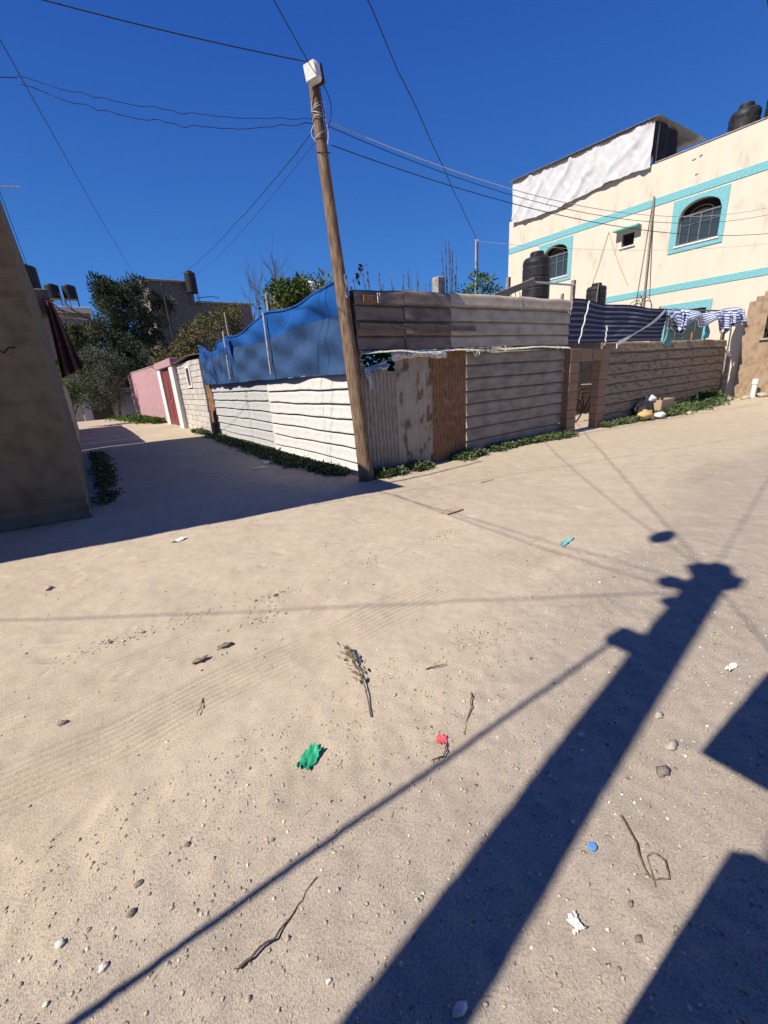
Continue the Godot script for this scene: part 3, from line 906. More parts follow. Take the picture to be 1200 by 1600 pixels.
func striped_cloth() -> void:
	thing("striped_awning", "navy and white striped awning cloth stretched above doorway and fence", "awning", 8.0, 2.0, 0.1)
	var s := st()
	grid(s, 70, 24, func(i: float, j: float) -> Vector3:
		var u := 5.66 + i * 4.5
		var top := 2.94 - 0.1 * i + 0.02 * sin(i * 14.0)
		var bot := 2.04 + 0.0 * i
		return W(u, lerpf(top, bot, j), 0.02 + 0.02 * sin(j * 50.0) * 0.5 + 0.05 * sin(i * 5.0 + j * 1.5) + nz.get_noise_2d(u * 20.0, j * 40.0) * 0.05), Vector3(0, 0, -0.003))
	part("cloth", s, M.stripe)
	for q in [[6.2, 2.9, 5.9, 2.02], [7.05, 2.4, 7.03, 1.95]]:
		s = st()
		var pts := []
		for k in 12: pts.append(W(lerpf(q[0], q[2], k / 11.0), lerpf(q[1], q[3], k / 11.0), -0.05 + 0.012 * sin(k * 2.0)))
		tube(s, pts, 0.02, 0.016, 6)
		part("tie_rope", s, M.white_tarp)
	s = st()
	grid(s, 16, 3, func(i: float, j: float) -> Vector3:
		return W(9.95 - i * 2.3, 2.84 - 0.78 * i - 0.1 * sin(i * PI) - j * 0.06 * (1.0 + 0.5 * sin(i * 8)), -0.06 - 0.02 * sin(i * 6 + j)), Vector3(0, 0, -0.004))
	part("strap", s, M.white_tarp)
	s = st()
	beam(s, W(7.6, 2.0, -0.05), W(7.6, 1.88, -0.05), 0.03, 0.02)
	part("strap_end", s, M.white_tarp)
	thing("torn_striped_cloth", "torn blue and white striped cloth hanging in tatters at fence end", "cloth", 13.0, 2.06, 0.1)
	# main swag
	s = st()
	grid(s, 60, 16, func(i: float, j: float) -> Vector3:
		var u := 10.1 + i * 5.7
		var top := 2.84 + 0.2 * i * i + 0.05 * sin(i * 9.0)
		var len := 0.42 + 0.12 * sin(i * 7.0 + 1.0) + 0.1 * sin(i * 17.0)
		if i > 0.92: len *= 1.0 - (i - 0.92) * 6.0
		return W(u, top - j * len + 0.04 * sin(i * 26.0) * j, 0.05 - 0.18 * sin(j * 2.2) - 0.08 * sin(i * 21.0 + j * 2.0)), Vector3(0, 0.003, 0.002))
	part("swag", s, M.stripe_sunlit)
	for q in [[10.25, 2.82, 0.8, 0.7, 0.5], [11.0, 2.86, 0.5, 0.6, -0.3], [13.9, 2.82, 1.3, 0.62, 0.15], [14.7, 2.9, 0.7, 0.5, -0.2], [15.4, 2.96, 0.5, 0.5, 0.2]]:
		s = st()
		grid(s, 20, 14, func(i: float, j: float) -> Vector3:
			var w: float = q[2] * (1.0 - 0.45 * j)
			return W(q[0] + (i - 0.5) * w + j * q[4], q[1] - j * q[3] * (1.0 - 0.25 * absf(sin(i * 4.0))), -0.1 - 0.1 * sin(i * 9.0 + j * 3.0) - 0.14 * j), Vector3(0, 0.002, 0.003))
		part("tatter", s, M.stripe_sunlit)
	s = st()
	for q in [[13.2, 2.5, 0.25], [10.4, 2.3, 0.3]]:
		grid(s, 6, 8, func(i: float, j: float) -> Vector3: return W(q[0] + i * q[2], q[1] + 0.1 - j * 0.5, 0.04 - 0.06 * sin(i * 5 + j * 4)))
	part("teal_rag", s, M.teal)
	for u in [10.15, 12.0, 13.6, 15.25]:
		s = st()
		beam(s, W(u, 1.9, 0.16), W(u, 2.95, 0.16), 0.045, 0.045)
		part("stake", s, M.grey_wood)
	s = st()
	beam(s, W(10.1, 2.86, 0.17), W(15.4, 2.98, 0.17), 0.04, 0.04)
	part("rail", s, M.grey_wood)

func cream_building() -> void:
	var b := thing("cream_building", "cream two-storey building with turquoise bands and arched windows", "building", 20.8, 0, 1.0)
	var U := 15.8
	var w1 := [1.02, 2.32, 5.46, 6.82, 0.46]
	var w2 := [6.68, 7.98, 5.42, 6.8, 0.46]
	var w3 := [3.86, 4.34, 5.93, 6.4, 0.0]
	var w4 := [1.0, 2.3, 1.7, 3.25, 0.0]
	var w5 := [-2.1, -0.8, 2.0, 3.2, 0.5]
	var s := st()
	wall_u(s, U, 0.25, -9.0, 10.0, -0.1, 8.43, [w1, w2, w3, w4, w5])
	# other three sides, parapet inside and roof
	quad(s, W(U, -0.1, 10), W(U, 8.43, 10), W(26, 8.43, 10), W(26, -0.1, 10))
	quad(s, W(U, -0.1, -9), W(26, -0.1, -9), W(26, 8.43, -9), W(U, 8.43, -9))
	quad(s, W(26, -0.1, -9), W(26, -0.1, 10), W(26, 8.43, 10), W(26, 8.43, -9))
	quad(s, W(U, 8.43, -9), W(U + 0.18, 8.43, -9), W(U + 0.18, 8.43, 10), W(U, 8.43, 10))
	quad(s, W(U + 0.18, 8.43, -9), W(U + 0.18, 7.7, -9), W(U + 0.18, 7.7, 10), W(U + 0.18, 8.43, 10))
	quad(s, W(U + 0.18, 7.7, -9), W(26, 7.7, -9), W(26, 7.7, 10), W(U + 0.18, 7.7, 10))
	part("wall", s, M.cream)
	for q in [[7.02, 7.28], [3.96, 4.2]]:
		s = st()
		pbox(s, U - 0.02, U + 0.01, q[0], q[1], -9.0, 9.99, 0.008)
		part("band", s, M.teal)
	s = st()
	pbox(s, U - 0.03, U + 0.2, 8.435, 8.47, -9.02, 3.4, 0.008)
	part("coping", s, M.concrete)
	window_in(b, U, w1, [0.86, 2.55, 5.27, 6.96], M.teal)
	window_in(b, U, w2, [6.5, 8.2, 5.24, 6.95], M.teal)
	# small window with a hood
	s = st()
	pbox(s, U - 0.34, U, 6.5, 6.57, 3.62, 4.58, 0.01)
	var hw := part("window", s, M.teal_green)
	s = st()
	for v in [3.9, 4.3]: pbox(s, U + 0.08, U + 0.13, 5.94, 6.39, v - 0.03, v + 0.03)
	for y in [5.96, 6.37]: pbox(s, U + 0.078, U + 0.132, y - 0.025, y + 0.025, 3.87, 4.33)
	part("frame", s, M.dark_metal, hw)
	s = st()
	pbox(s, U + 0.13, U + 0.15, 5.9, 6.42, 3.8, 4.4)
	part("pane", s, M.void, hw)
	s = st()
	pbox(s, U - 0.06, U + 0.1, 5.88, 5.935, 3.8, 4.4)
	part("sill", s, M.white_paint, hw)
	# ground floor window behind the fence
	window_in(b, U, [1.0, 2.3, 1.7, 3.25, 0.02], [0.86, 2.5, 1.5, 3.5], M.teal)
	# bare plaster round the arched opening at the right end
	s = st()
	wall_u(s, U - 0.045, 0.3, -3.2, -0.25, -0.1, 3.2, [w5])
	quad(s, W(U - 0.045, -0.1, -0.25), W(U, -0.1, -0.25), W(U, 3.2, -0.25), W(U - 0.045, 3.2, -0.25))
	for q in [[-0.42, 3.2, 3.34], [-0.62, 3.34, 3.46]]:
		pbox(s, U - 0.045, U + 0.01, q[1] - 0.002, q[2], -3.2, q[0], 0.01)
	part("bare_plaster", s, M.brown_plaster)
	s = st()
	quad(s, W(U + 0.26, 1.9, -2.2), W(U + 0.26, 3.3, -2.2), W(U + 0.26, 3.3, -0.7), W(U + 0.26, 1.9, -0.7))
	var aw := part("arched_opening", s, M.void)
	s = st()
	for k in 9: pbox(s, U + 0.06, U + 0.075, 2.0, 3.2, -2.05 + k * 0.15, -2.035 + k * 0.15, 0.002)
	for y in [2.3, 2.75]: pbox(s, U + 0.05, U + 0.085, y, y + 0.02, -2.1, -0.8, 0.002)
	part("grille", s, M.dark_metal, aw)
	s = st()
	pbox(s, U - 0.12, U + 0.1, 1.94, 2.0, -2.2, -0.72)
	part("sill", s, M.concrete, aw)
	# downpipe with looping wires
	s = st()
	tube(s, [W(U - 0.07, 2.4, 3.16), W(U - 0.07, 7.35, 3.25)], 0.04, 0.035, 8)
	part("pipe", s, M.grey_wood)
	for q in [[0.55, 3.6, 0.5, 0.4], [0.3, 3.7, 0.7, 0.2], [-0.25, 3.5, 0.8, 0.35]]:
		s = st()
		var pts := []
		for k in 22:
			var a := TAU * k / 21.0
			pts.append(W(U - 0.1, q[1] + sin(a) * q[2] * 0.5, 3.2 + q[0] * 0.5 + cos(a) * q[3] * 0.6))
		tube(s, pts, 0.012, 0.012, 5, false)
		part("wire_loop", s, M.cable_dark)
	for q in [[4.9, 6.65, 5.5, 4.6], [4.9, 6.65, 3.9, 4.5], [3.25, 7.2, 3.0, 3.9], [3.3, 7.2, 3.5, 3.7]]:
		s = st()
		tube(s, [W(U - 0.02, q[1], q[0]), W(U - 0.05, lerpf(q[1], q[3], 0.5) - 0.1, lerpf(q[0], q[2], 0.5)), W(U - 0.03, q[3], q[2])], 0.009, 0.009, 5)
		part("wall_wire", s, M.cable_dark if q[0] < 4 else M.pale_wood)
	for q in [[1.9, 8.12], [2.1, 8.08], [1.95, 7.6]]:
		s = st()
		lump(s, W(U, q[1], q[0]), Vector3(0.02, 0.03, 0.06), q[0], 6)
		part("patch", s, M.brown_plaster)

func roof_shelter() -> void:
	thing("rooftop_shelter", "white tarpaulin shelter with corrugated roof on top of the cream building", "shelter", 17.5, 8.0, 6.5)
	var s := st()
	# the white sheet, taut and creased on the slant
	grid(s, 150, 30, func(i: float, j: float) -> Vector3:
		var v := 3.5 + i * 6.25
		var low := 8.33 + 0.08 * sin(i * 7.0) + nz.get_noise_1d(i * 300.0) * 0.06 - 0.1 * i
		var y := lerpf(low, 9.78 + 0.2 * i, j)
		var c := (v + (y - 8.3) * 0.75)
		var f := 0.06 * pow(absf(sin(c * 2.6 + nz.get_noise_2d(v * 9.0, y * 9.0) * 4.0)), 9.0) + 0.03 * pow(absf(sin(v * 3.4 + nz.get_noise_2d(y * 30.0, v * 8.0))), 14.0) + 0.014 * pow(absf(sin(c * 5.3 + 1.0)), 4.0) + nz.get_noise_2d(v * 12.0, y * 12.0) * 0.03
		return W(15.7 - f, y, v), Vector3(0.004, 0, 0))
	part("tarpaulin", s, M.white_tarp)
	s = st()
	var n := 120
	grid(s, 10, n, func(i: float, j: float) -> Vector3:
		var v := 3.3 + j * 6.6
		return W(15.55 + i * 4.2, 9.82 + 0.2 * j + i * 0.12 + 0.02 * sin(v / 0.12 * TAU), v), Vector3(0, 0.004, 0))
	part("roof_sheet", s, M.zinc)
	s = st()
	beam(s, W(15.68, 9.76, 3.45), W(15.68, 9.97, 9.75), 0.06, 0.06)
	part("eaves_beam", s, M.pale_wood)
	for q in [[16.1, 3.55], [19.5, 3.55], [16.1, 9.65], [19.5, 9.65], [16.1, 6.5]]:
		s = st()
		beam(s, W(q[0], 7.7, q[1]), W(q[0], 9.78, q[1]), 0.07, 0.07)
		part("post", s, M.pale_wood)
	s = st()
	grid(s, 20, 12, func(i: float, j: float) -> Vector3: return W(15.8 + i * 1.75, lerpf(7.75, 9.76 + 0.05 * i, j), 3.5 + 0.05 * sin(i * 12.0) + nz.get_noise_2d(i * 80, j * 60) * 0.06))
	part("side_cloth", s, M.black_tarp)
	s = st()
	grid(s, 12, 10, func(i: float, j: float) -> Vector3: return W(17.6 + i * 1.9, lerpf(7.75, 9.4, j), 3.7 + 0.06 * sin(i * 10.0)))
	part("inner_cloth", s, M.concrete)
	s = st()
	pbox(s, 19.55, 19.62, 7.72, 9.8, 3.6, 9.7)
	part("back_wall", s, M.concrete_dark)
	water_tank("black water tank on the cream roof, left of the two up there", 20.0, 8.0, 2.2, 0.5, 2.66, M.black_plastic, "rooftop tanks on the cream building")
	water_tank("black water tank on the cream roof cut by the photo's right edge", 20.2, 8.0, 1.12, 0.5, 2.9, M.black_plastic, "rooftop tanks on the cream building")
	for q in [[20.0, 2.2, "left"], [20.2, 1.12, "right"]]:
		at(q[0], 7.7, q[1])
		s = st()
		pbox(s, q[0] - 0.55, q[0] + 0.55, 7.7, 8.0, q[1] - 0.55, q[1] + 0.55, 0.01)
		solo("tank_plinth", s, M.concrete, "concrete plinth under the %s black tank on the cream roof" % q[2], "plinth")

func yard() -> void:
	# block hut under the two tanks behind the fence
	thing("yard_hut", "grey rendered hut behind the fence carrying the black tanks", "hut", 10.2, 0, 3.2)
	var s := st()
	pbox(s, 6.4, 13.0, -0.1, 2.72, 2.2, 4.4, 0.02)
	part("wall", s, M.concrete_dark)
	s = st()
	pbox(s, 6.3, 13.1, 2.725, 2.86, 2.1, 4.5, 0.02)
	part("roof", s, M.concrete)
	water_tank("large black water tank standing behind the beige upper fence", 8.45, 2.86, 3.0, 0.4, 1.93, M.black_plastic, "tanks on the yard hut")
	water_tank("smaller black water tank just behind the striped awning", 11.85, 2.86, 3.0, 0.32, 1.3, M.black_plastic, "tanks on the yard hut", true)
	thing("timber_rail", "rough timber and pipe railing in front of the large black tank", "railing", 7.6, 2.86, 2.2)
	for q in [[5.98, 0.09, 3.78, 2.05, 0.09], [9.05, 0.1, 3.92, 2.15, 0.1], [8.6, 0.07, 3.55, 2.2, 0.07]]:
		s = st()
		beam(s, W(q[0], 1.2 if q[0] < 6.3 else 2.7, q[3]), W(q[0] + 0.02, q[2], q[3]), q[1], q[4])
		part("post", s, M.grey_wood)
	s = st()
	beam(s, W(5.4, 3.28, 2.0), W(7.0, 3.74, 2.0), 0.05, 0.16)
	part("board", s, M.pale_wood)
	s = st()
	tube(s, [W(6.95, 3.72, 2.02), W(9.05, 3.78, 2.1)], 0.028, 0.028, 8)
	part("rail_pipe", s, M.steel)
	for q in [6.25, 6.42, 6.6, 7.0]:
		s = st()
		tube(s, [W(q, 2.8, 2.15), W(q + 0.02, 3.4 + 0.1 * sin(q * 40), 2.15), W(q + 0.06, 3.5, 2.2)], 0.012, 0.01, 5)
		part("rebar", s, M.dark_metal)
	# concrete pillar stub and steel mast
	at(4.03, 0, 2.5)
	s = st()
	pbox(s, 3.91, 4.15, -0.1, 3.74, 2.4, 2.62, 0.015)
	solo("concrete_pillar", s, M.concrete, "square unfinished concrete pillar end sticking up behind the fence", "pillar")
	thing("steel_mast", "twin-tube pale steel mast holding the overhead cable behind the fence", "mast", 5.33, 0, 2.5)
	for dx in [-0.035, 0.035]:
		s = st()
		tube(s, [W(5.3 + dx, -0.1, 2.5), W(5.33 + dx, 4.66, 2.5)], 0.02, 0.02, 8)
		part("tube", s, M.steel)
	s = st()
	for k in 7: beam(s, W(5.28, 2.2 + k * 0.38, 2.5), W(5.38, 2.25 + k * 0.38, 2.5), 0.03, 0.025)
	part("cross_ties", s, M.steel)
	# bicycle seen through the doorway
	bicycle()

func bicycle() -> void:
	thing("bicycle", "dark old bicycle parked inside the doorway", "bicycle", 8.2, 0, 1.0)
	for q in [7.75, 8.75]:
		var s := st()
		var pts := []
		for k in 25:
			var a := TAU * k / 24.0
			pts.append(W(q + cos(a) * 0.31, 0.33 + sin(a) * 0.31, 1.0))
		tube(s, pts, 0.02, 0.02, 8, false)
		var w := part("wheel", s, M.dark_metal)
		s = st()
		for k in 14:
			var a := TAU * k / 14.0
			tube(s, [W(q, 0.33, 1.0), W(q + cos(a) * 0.3, 0.33 + sin(a) * 0.3, 1.0)], 0.003, 0.003, 4)
		part("spokes", s, M.steel, w)
	var s := st()
	var A := W(7.75, 0.33, 1.0)
	var B := W(8.18, 0.32, 1.0)
	var C := W(8.02, 0.78, 1.0)
	var D := W(8.58, 0.8, 1.0)
	var E := W(8.75, 0.33, 1.0)
	for q in [[A, B], [A, C], [B, C], [B, D], [C, D], [D, E]]: tube(s, q, 0.018, 0.018, 7)
	part("frame", s, M.dark_metal)
	s = st()
	tube(s, [D, W(8.55, 0.98, 1.0), W(8.5, 1.0, 0.95), W(8.35, 1.0, 0.75)], 0.014, 0.014, 6)
	tube(s, [W(8.55, 0.98, 1.0), W(8.5, 1.0, 1.05), W(8.35, 1.0, 1.25)], 0.014, 0.014, 6)
	part("handlebar", s, M.steel)
	s = st()
	lump(s, W(7.98, 0.9, 1.0), Vector3(0.14, 0.04, 0.07), 3.0, 9, 0.1)
	part("saddle", s, M.black_plastic)
	s = st()
	tube(s, [C, W(7.99, 0.88, 1.0)], 0.014, 0.014, 6)
	part("seat_post", s, M.steel)
	s = st()
	for z in [0.94, 1.06]: pbox(s, 8.13, 8.23, 0.2, 0.225, z - 0.03, z + 0.03)
	part("pedals", s, M.dark_metal)

func alley_side() -> void:
	# block shack
	var sh := thing("block_shack", "small grey concrete block shack with a narrow white-framed window", "shack", 1.6, 0, 12.2)
	var s := st()
	pbox(s, 0.12, 3.0, -0.1, 2.62, 10.12, 14.0, 0.01)
	part("core_wall", s, M.concrete)
	var rows := 13
	for r in rows:
		var y0 := r * 0.2
		var x := 10.1 - (0.2 if r % 2 else 0.0)
		while x < 14.05:
			var a := maxf(x, 10.1)
			var b := minf(x + 0.4, 14.05)
			x += 0.4
			if b - a < 0.06: continue
			if y0 + 0.2 > 1.66 and y0 < 2.4 and b > 11.75 and a < 12.35:
				if a < 11.75 and 11.75 - a > 0.06: b = 11.75
				elif b > 12.35 and b - 12.35 > 0.06: a = 12.35
				else: continue
			s = st()
			var d := rng.randf_range(-0.008, 0.008)
			pbox(s, 0.02 + d, 0.115, y0 + 0.007, y0 + 0.193, a + 0.007, b - 0.007, 0.008)
			part("block", s, M.block_a if rng.randf() < 0.5 else M.block_b)
	# end wall towards the white fence
	for r in rows:
		for c in 3:
			s = st()
			pbox(s, 0.12 + c * 0.4, 0.505 + c * 0.4, r * 0.2 + 0.007, r * 0.2 + 0.193, 10.02, 10.115, 0.008)
			part("block", s, M.block_a if (r + c) % 2 else M.block_b)
	s = st()
	for q in [[1.64, 1.72, 11.68, 12.42], [2.34, 2.42, 11.68, 12.42]]: pbox(s, -0.02, 0.14, q[0], q[1], q[2], q[3], 0.006)
	for q in [[11.68, 11.82], [12.28, 12.42]]: pbox(s, -0.017, 0.137, 1.722, 2.338, q[0], q[1], 0.006)
	var w := part("window", s, M.white_paint)
	s = st()
	pbox(s, 0.09, 0.11, 1.7, 2.36, 11.8, 12.3)
	part("pane", s, M.void, w)
	s = st()
	grid(s, 20, 40, func(i: float, j: float) -> Vector3: return W(-0.12 + i * 3.3, 2.68 + 0.1 * i + 0.05 * sin(j * 5.0) + 0.015 * sin(j * 160.0), 9.95 + j * 4.2), Vector3(0, 0.006, 0))
	part("roof_sheet", s, M.iron_dark)
	# pink wall with the white gateway
	thing("pink_wall", "pink plastered boundary wall along the alley", "wall", 0.0, 0, 23.5)
	s = st()
	beam(s, W(0.05, 1.35, 18.3), W(-0.4, 1.35, 28.6), 0.2, 2.9, 0.015)
	part("plaster", s, M.pink)
	s = st()
	beam(s, W(0.05, 2.83, 18.3), W(-0.4, 2.83, 28.6), 0.24, 0.05, 0.01)
	part("coping", s, M.concrete)
	thing("white_gateway", "white painted gateway columns and lintel between pink wall and shack", "gateway", -0.1, 0, 16.2)
	for q in [[14.15, 14.95], [17.4, 18.2]]:
		s = st()
		pbox(s, -0.16, 0.1, -0.1, 2.55, q[0], q[1], 0.015)
		part("column", s, M.white_paint)
	s = st()
	pbox(s, -0.2, 0.15, 2.555, 2.86, 14.1, 18.3, 0.015)
	part("lintel", s, M.pink)
	s = st()
	pbox(s, 0.13, 0.25, -0.1, 2.54, 14.96, 17.39, 0.01)
	part("recess", s, M.pink)
	thing("red_gate", "dark red metal gate inside the white gateway", "gate", 0.05, 0, 16.2)
	for k in 2:
		s = st()
		var v0 := 15.05 + k * 1.15
		pbox(s, -0.07, -0.03, 0.06, 2.45, v0, v0 + 1.12, 0.006)
		var lf := part("leaf", s, M.red_door)
		for y in [0.3, 1.2]:
			s = st()
			pbox(s, -0.088, -0.072, y, y + 0.75, v0 + 0.14, v0 + 0.98, 0.006)
			part("raised_panel", s, M.red_door, lf)
	s = st()
	pbox(s, -0.12, -0.09, 1.05, 1.13, 16.1, 16.14)
	part("handle", s, M.steel)

func left_house() -> void:
	var d := Vector2(-0.985, 0.174)
	thing("plastered_house", "tan plastered house corner at the photo's left edge, street side in shade", "house", -5.0, 0, 4.0)
	var A := Vector2(-3.82, 1.16)
	var B := A + d * 9.0
	var s := st()
	s.set_smooth_group(-1)
	var ring := [A, Vector2(-3.86, 9.2), Vector2(-3.9, 10.25), Vector2(-12.5, 10.25), B]
	for i in ring.size():
		var p: Vector2 = ring[i]
		var q: Vector2 = ring[(i + 1) % ring.size()]
		var chip := func(c: Vector2, k: int) -> Vector3:
			var j := (nz2.get_noise_1d(k * 37.0 + c.x * 11.0) * 0.03 + maxf(0.0, nz.get_noise_1d(k * 90.0) - 0.2) * 0.05)
			return W(c.x - j, -0.2 + k * 0.072, c.y + j)
		for k in 60:
			quad(s, chip.call(p, k), chip.call(q, k), chip.call(q, k + 1), chip.call(p, k + 1))
	for i in range(1, ring.size() - 1):
		tri(s, W(ring[0].x, 4.12, ring[0].y), W(ring[i].x, 4.12, ring[i].y), W(ring[i + 1].x, 4.12, ring[i + 1].y))
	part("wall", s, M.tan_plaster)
	# canopy slab over the street side
	var R := Vector2(-3.82, -0.79)
	var R2 := R + d * 9.0
	s = st()
	var cs := [R, A, B, R2]
	for y in [3.98, 4.14]:
		quad(s, W(cs[0].x, y, cs[0].y), W(cs[1].x, y, cs[1].y), W(cs[2].x, y, cs[2].y), W(cs[3].x, y, cs[3].y))
	for i in 4:
		var p: Vector2 = cs[i]
		var q: Vector2 = cs[(i + 1) % 4]
		quad(s, W(p.x, 3.98, p.y), W(q.x, 3.98, q.y), W(q.x, 4.14, q.y), W(p.x, 4.14, p.y))
	part("canopy", s, M.concrete)
	# projecting slab at the back corner
	s = st()
	pbox(s, -6.0, -3.58, 3.72, 4.33, 9.25, 10.2, 0.02)
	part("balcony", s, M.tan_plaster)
	# drain hole and a crack
	var nrm := Vector3(-0.174, 0, 0.985)
	var hp := A + d * 0.85
	s = st()
	var c := W(hp.x, 1.02, hp.y) + nrm * 0.03
	tube(s, [c - nrm * 0.02, c + nrm * 0.01], 0.045, 0.045, 14)
	part("drain_hole", s, M.void)
	s = st()
	var cp := []
	for k in 12: cp.append(W(A.x + d.x * (0.25 + k * 0.06), 2.2 - k * 0.012 + 0.03 * sin(k * 2.4), A.y + d.y * (0.25 + k * 0.06)) + nrm * 0.016)
	tube(s, cp, 0.007, 0.004, 4)
	part("crack", s, M.void)
	# roof things
	water_tank("black water tank on the balcony slab of the tan house", -4.02, 4.33, 9.6, 0.32, 0.62, M.black_plastic, "")
	thing("hanging_cloth", "maroon cloth hung out to dry below the balcony slab", "cloth", -3.5, 2.3, 9.3)
	s = st()
	grid(s, 24, 18, func(i: float, j: float) -> Vector3:
		var u := lerpf(lerpf(-3.72, -3.82, j), lerpf(-3.56, -3.28, j), i)
		var low := 2.1 + 0.25 * i
		return W(u, lerpf(4.05, low, j), 9.2 + 0.09 * sin(i * 14.0 + j * 2.0) * (0.4 + j)), Vector3(0, 0, 0.004))
	part("sheet", s, M.maroon)
	s = st()
	tube(s, [W(-3.75, 4.08, 9.2), W(-3.5, 4.04, 9.2)], 0.012, 0.012, 6)
	part("line", s, M.cable_dark)
	thing("roof_antenna", "thin television antenna on the tan house roof", "antenna", -3.95, 4.1, 6.0)
	s = st()
	tube(s, [W(-3.95, 4.1, 6.0), W(-3.93, 5.5, 6.0)], 0.012, 0.01, 6)
	part("mast", s, M.dark_metal)
	for k in 5:
		s = st()
		tube(s, [W(-4.05 + k * 0.1, 5.44 + 0.015 * k, 5.85), W(-4.05 + k * 0.1, 5.44 + 0.015 * k, 6.15)], 0.006, 0.006, 5)
		part("element", s, M.steel)
	s = st()
	tube(s, [W(-4.1, 5.43, 6.0), W(-3.56, 5.5, 6.0)], 0.009, 0.009, 5)
	part("boom", s, M.steel)
	at(-4.2, 4.14, -0.4)
	s = st()
	tube(s, [W(-4.2, 4.1, -0.4), W(-4.2, 6.7, -0.4)], 0.025, 0.02, 8)
	solo("steel_post", s, M.steel, "thin steel post on the canopy of the tan house", "post")
	# low wall that follows on up the alley
	thing("low_wall", "low grey wall on the left side of the alley past the tan house", "wall", -3.95, 0, 15.5)
	for k in 5:
		s = st()
		pbox(s, -4.1, -3.9, -0.1, 1.95 + 0.06 * sin(k * 7.0), 10.35 + k * 2.1, 10.35 + (k + 1) * 2.1 - 0.02, 0.012)
		part("panel", s, M.concrete)

func far_things() -> void:
	# end of the alley
	thing("alley_end_wall", "grey wall of sheets and blocks closing the far end of the alley", "wall", -2.8, 0, 29.2)
	for k in 5:
		var s := st()
		pbox(s, -5.6 + k * 1.05, -4.58 + k * 1.05, -0.1, 1.85 + 0.1 * sin(k * 5.0), 29.1, 29.25, 0.01)
		part("panel", s, M.concrete if k % 2 else M.zinc)
	thing("dark_iron_gate", "dark sheet iron gate in the wall at the alley end", "gate", -2.4, 0, 29.0)
	for k in 2:
		var s := st()
		pbox(s, -3.0 + k * 0.6, -2.42 + k * 0.6, 0.02, 1.95, 29.0, 29.04)
		part("leaf", s, M.dark_metal)
	# grey unfinished house behind the tree
	var b := thing("grey_concrete_house", "unfinished grey concrete house rising behind the vine", "house", 6.5, 0, 38.0)
	var s := st()
	pbox(s, 2.85, 6.15, -0.1, 9.75, 34.2, 40.0, 0.02)
	part("wall", s, M.concrete_dark)
	s = st()
	pbox(s, 6.16, 11.0, -0.1, 8.4, 34.6, 41.0, 0.02)
	part("wall", s, M.concrete_dark)
	s = st()
	pbox(s, 2.5, 6.35, 9.755, 9.9, 33.9, 40.2, 0.02)
	part("roof_slab", s, M.concrete)
	s = st()
	pbox(s, 6.36, 11.2, 8.405, 8.53, 34.4, 41.2, 0.02)
	part("roof_slab", s, M.concrete)
	water_tank("black water tank on a stand at the grey house roof", 5.95, 8.95, 33.6, 0.42, 1.6, M.black_plastic, "")
	thing("tank_stand", "thin steel stand with the black tank beside the grey house", "stand", 6.1, 8.5, 33.6)
	for q in [[5.7, 33.3], [6.3, 33.3], [5.7, 33.9], [6.3, 33.9]]:
		s = st()
		beam(s, W(q[0], 8.0, q[1]), W(q[0], 8.95, q[1]), 0.04, 0.04)
		part("leg", s, M.dark_metal)
	s = st()
	tube(s, [W(6.2, 8.6, 33.5), W(7.6, 8.9, 34.3), W(8.2, 8.85, 34.5)], 0.03, 0.03, 6)
	part("rail", s, M.dark_metal)
	# house at the far left with a white roof edge and two tanks
	thing("far_left_house", "distant dark house with white roof edge beyond the alley's left side", "house", -7.0, 0, 46.0)
	s = st()
	pbox(s, -16.0, -1.0, -0.1, 8.5, 42.0, 50.0, 0.02)
	part("wall", s, M.concrete_dark)
	s = st()
	pbox(s, -16.2, -0.8, 8.505, 8.95, 41.7, 50.2, 0.02)
	part("roof_edge", s, M.white_paint)
	var k := 0
	for u in [-3.25, -2.05]:
		water_tank("black tank on thin legs on the far left roof, %s of the pair" % ["left", "right"][k], u, 9.7, 42.6, 0.52, 1.1, M.black_plastic, "tanks on the far left roof")
		thing("tank_stand", "thin-legged steel stand under the %s tank on the far left roof" % ["left", "right"][k], "stand", u, 8.95, 42.6, "tank stands on the far left roof")
		for q in [[-0.45, -0.45], [0.45, -0.45], [-0.45, 0.45], [0.45, 0.45]]:
			s = st()
			beam(s, W(u + q[0], 8.95, 42.6 + q[1]), W(u + q[0], 9.62, 42.6 + q[1]), 0.06, 0.06)
			part("leg", s, M.dark_metal)
		s = st()
		pbox(s, u - 0.5, u + 0.5, 9.62, 9.695, 42.1, 43.1)
		part("top", s, M.dark_metal)
		k += 1
	# low house with three white tanks seen over the tarpaulin
	thing("flat_roofed_house", "low flat-roofed house showing above the blue tarpaulin by the pole", "house", 10.5, 0, 22.0)
	s = st()
	pbox(s, 8.6, 13.2, -0.1, 6.55, 20.2, 24.0, 0.02)
	part("wall", s, M.concrete)
	s = st()
	pbox(s, 8.3, 13.5, 6.555, 6.72, 19.9, 24.3, 0.02)
	part("roof_slab", s, M.concrete_dark)
	k = 0
	for u in [9.15, 9.95, 10.75]:
		water_tank("white ribbed water tank, %s of the three above the tarpaulin" % ["leftmost", "middle", "rightmost"][k], u, 6.72, 20.5 + 0.1 * k, 0.36, 0.85 - 0.05 * k, M.white_plastic, "white tanks behind the tarpaulin")
		k += 1
	# steel lamp pole in the alley
	thing("alley_pole", "thin dark pole standing behind the pink wall", "pole", 1.65, 0, 22.0)
	s = st()
	tube(s, [W(1.72, -0.1, 22.0), W(1.57, 7.2, 22.0)], 0.06, 0.045, 8)
	part("shaft", s, M.dark_metal)
	s = st()
	tube(s, [W(1.2, 6.9, 22.0), W(1.95, 7.15, 22.0)], 0.025, 0.025, 6)
	part("cross_arm", s, M.dark_metal)

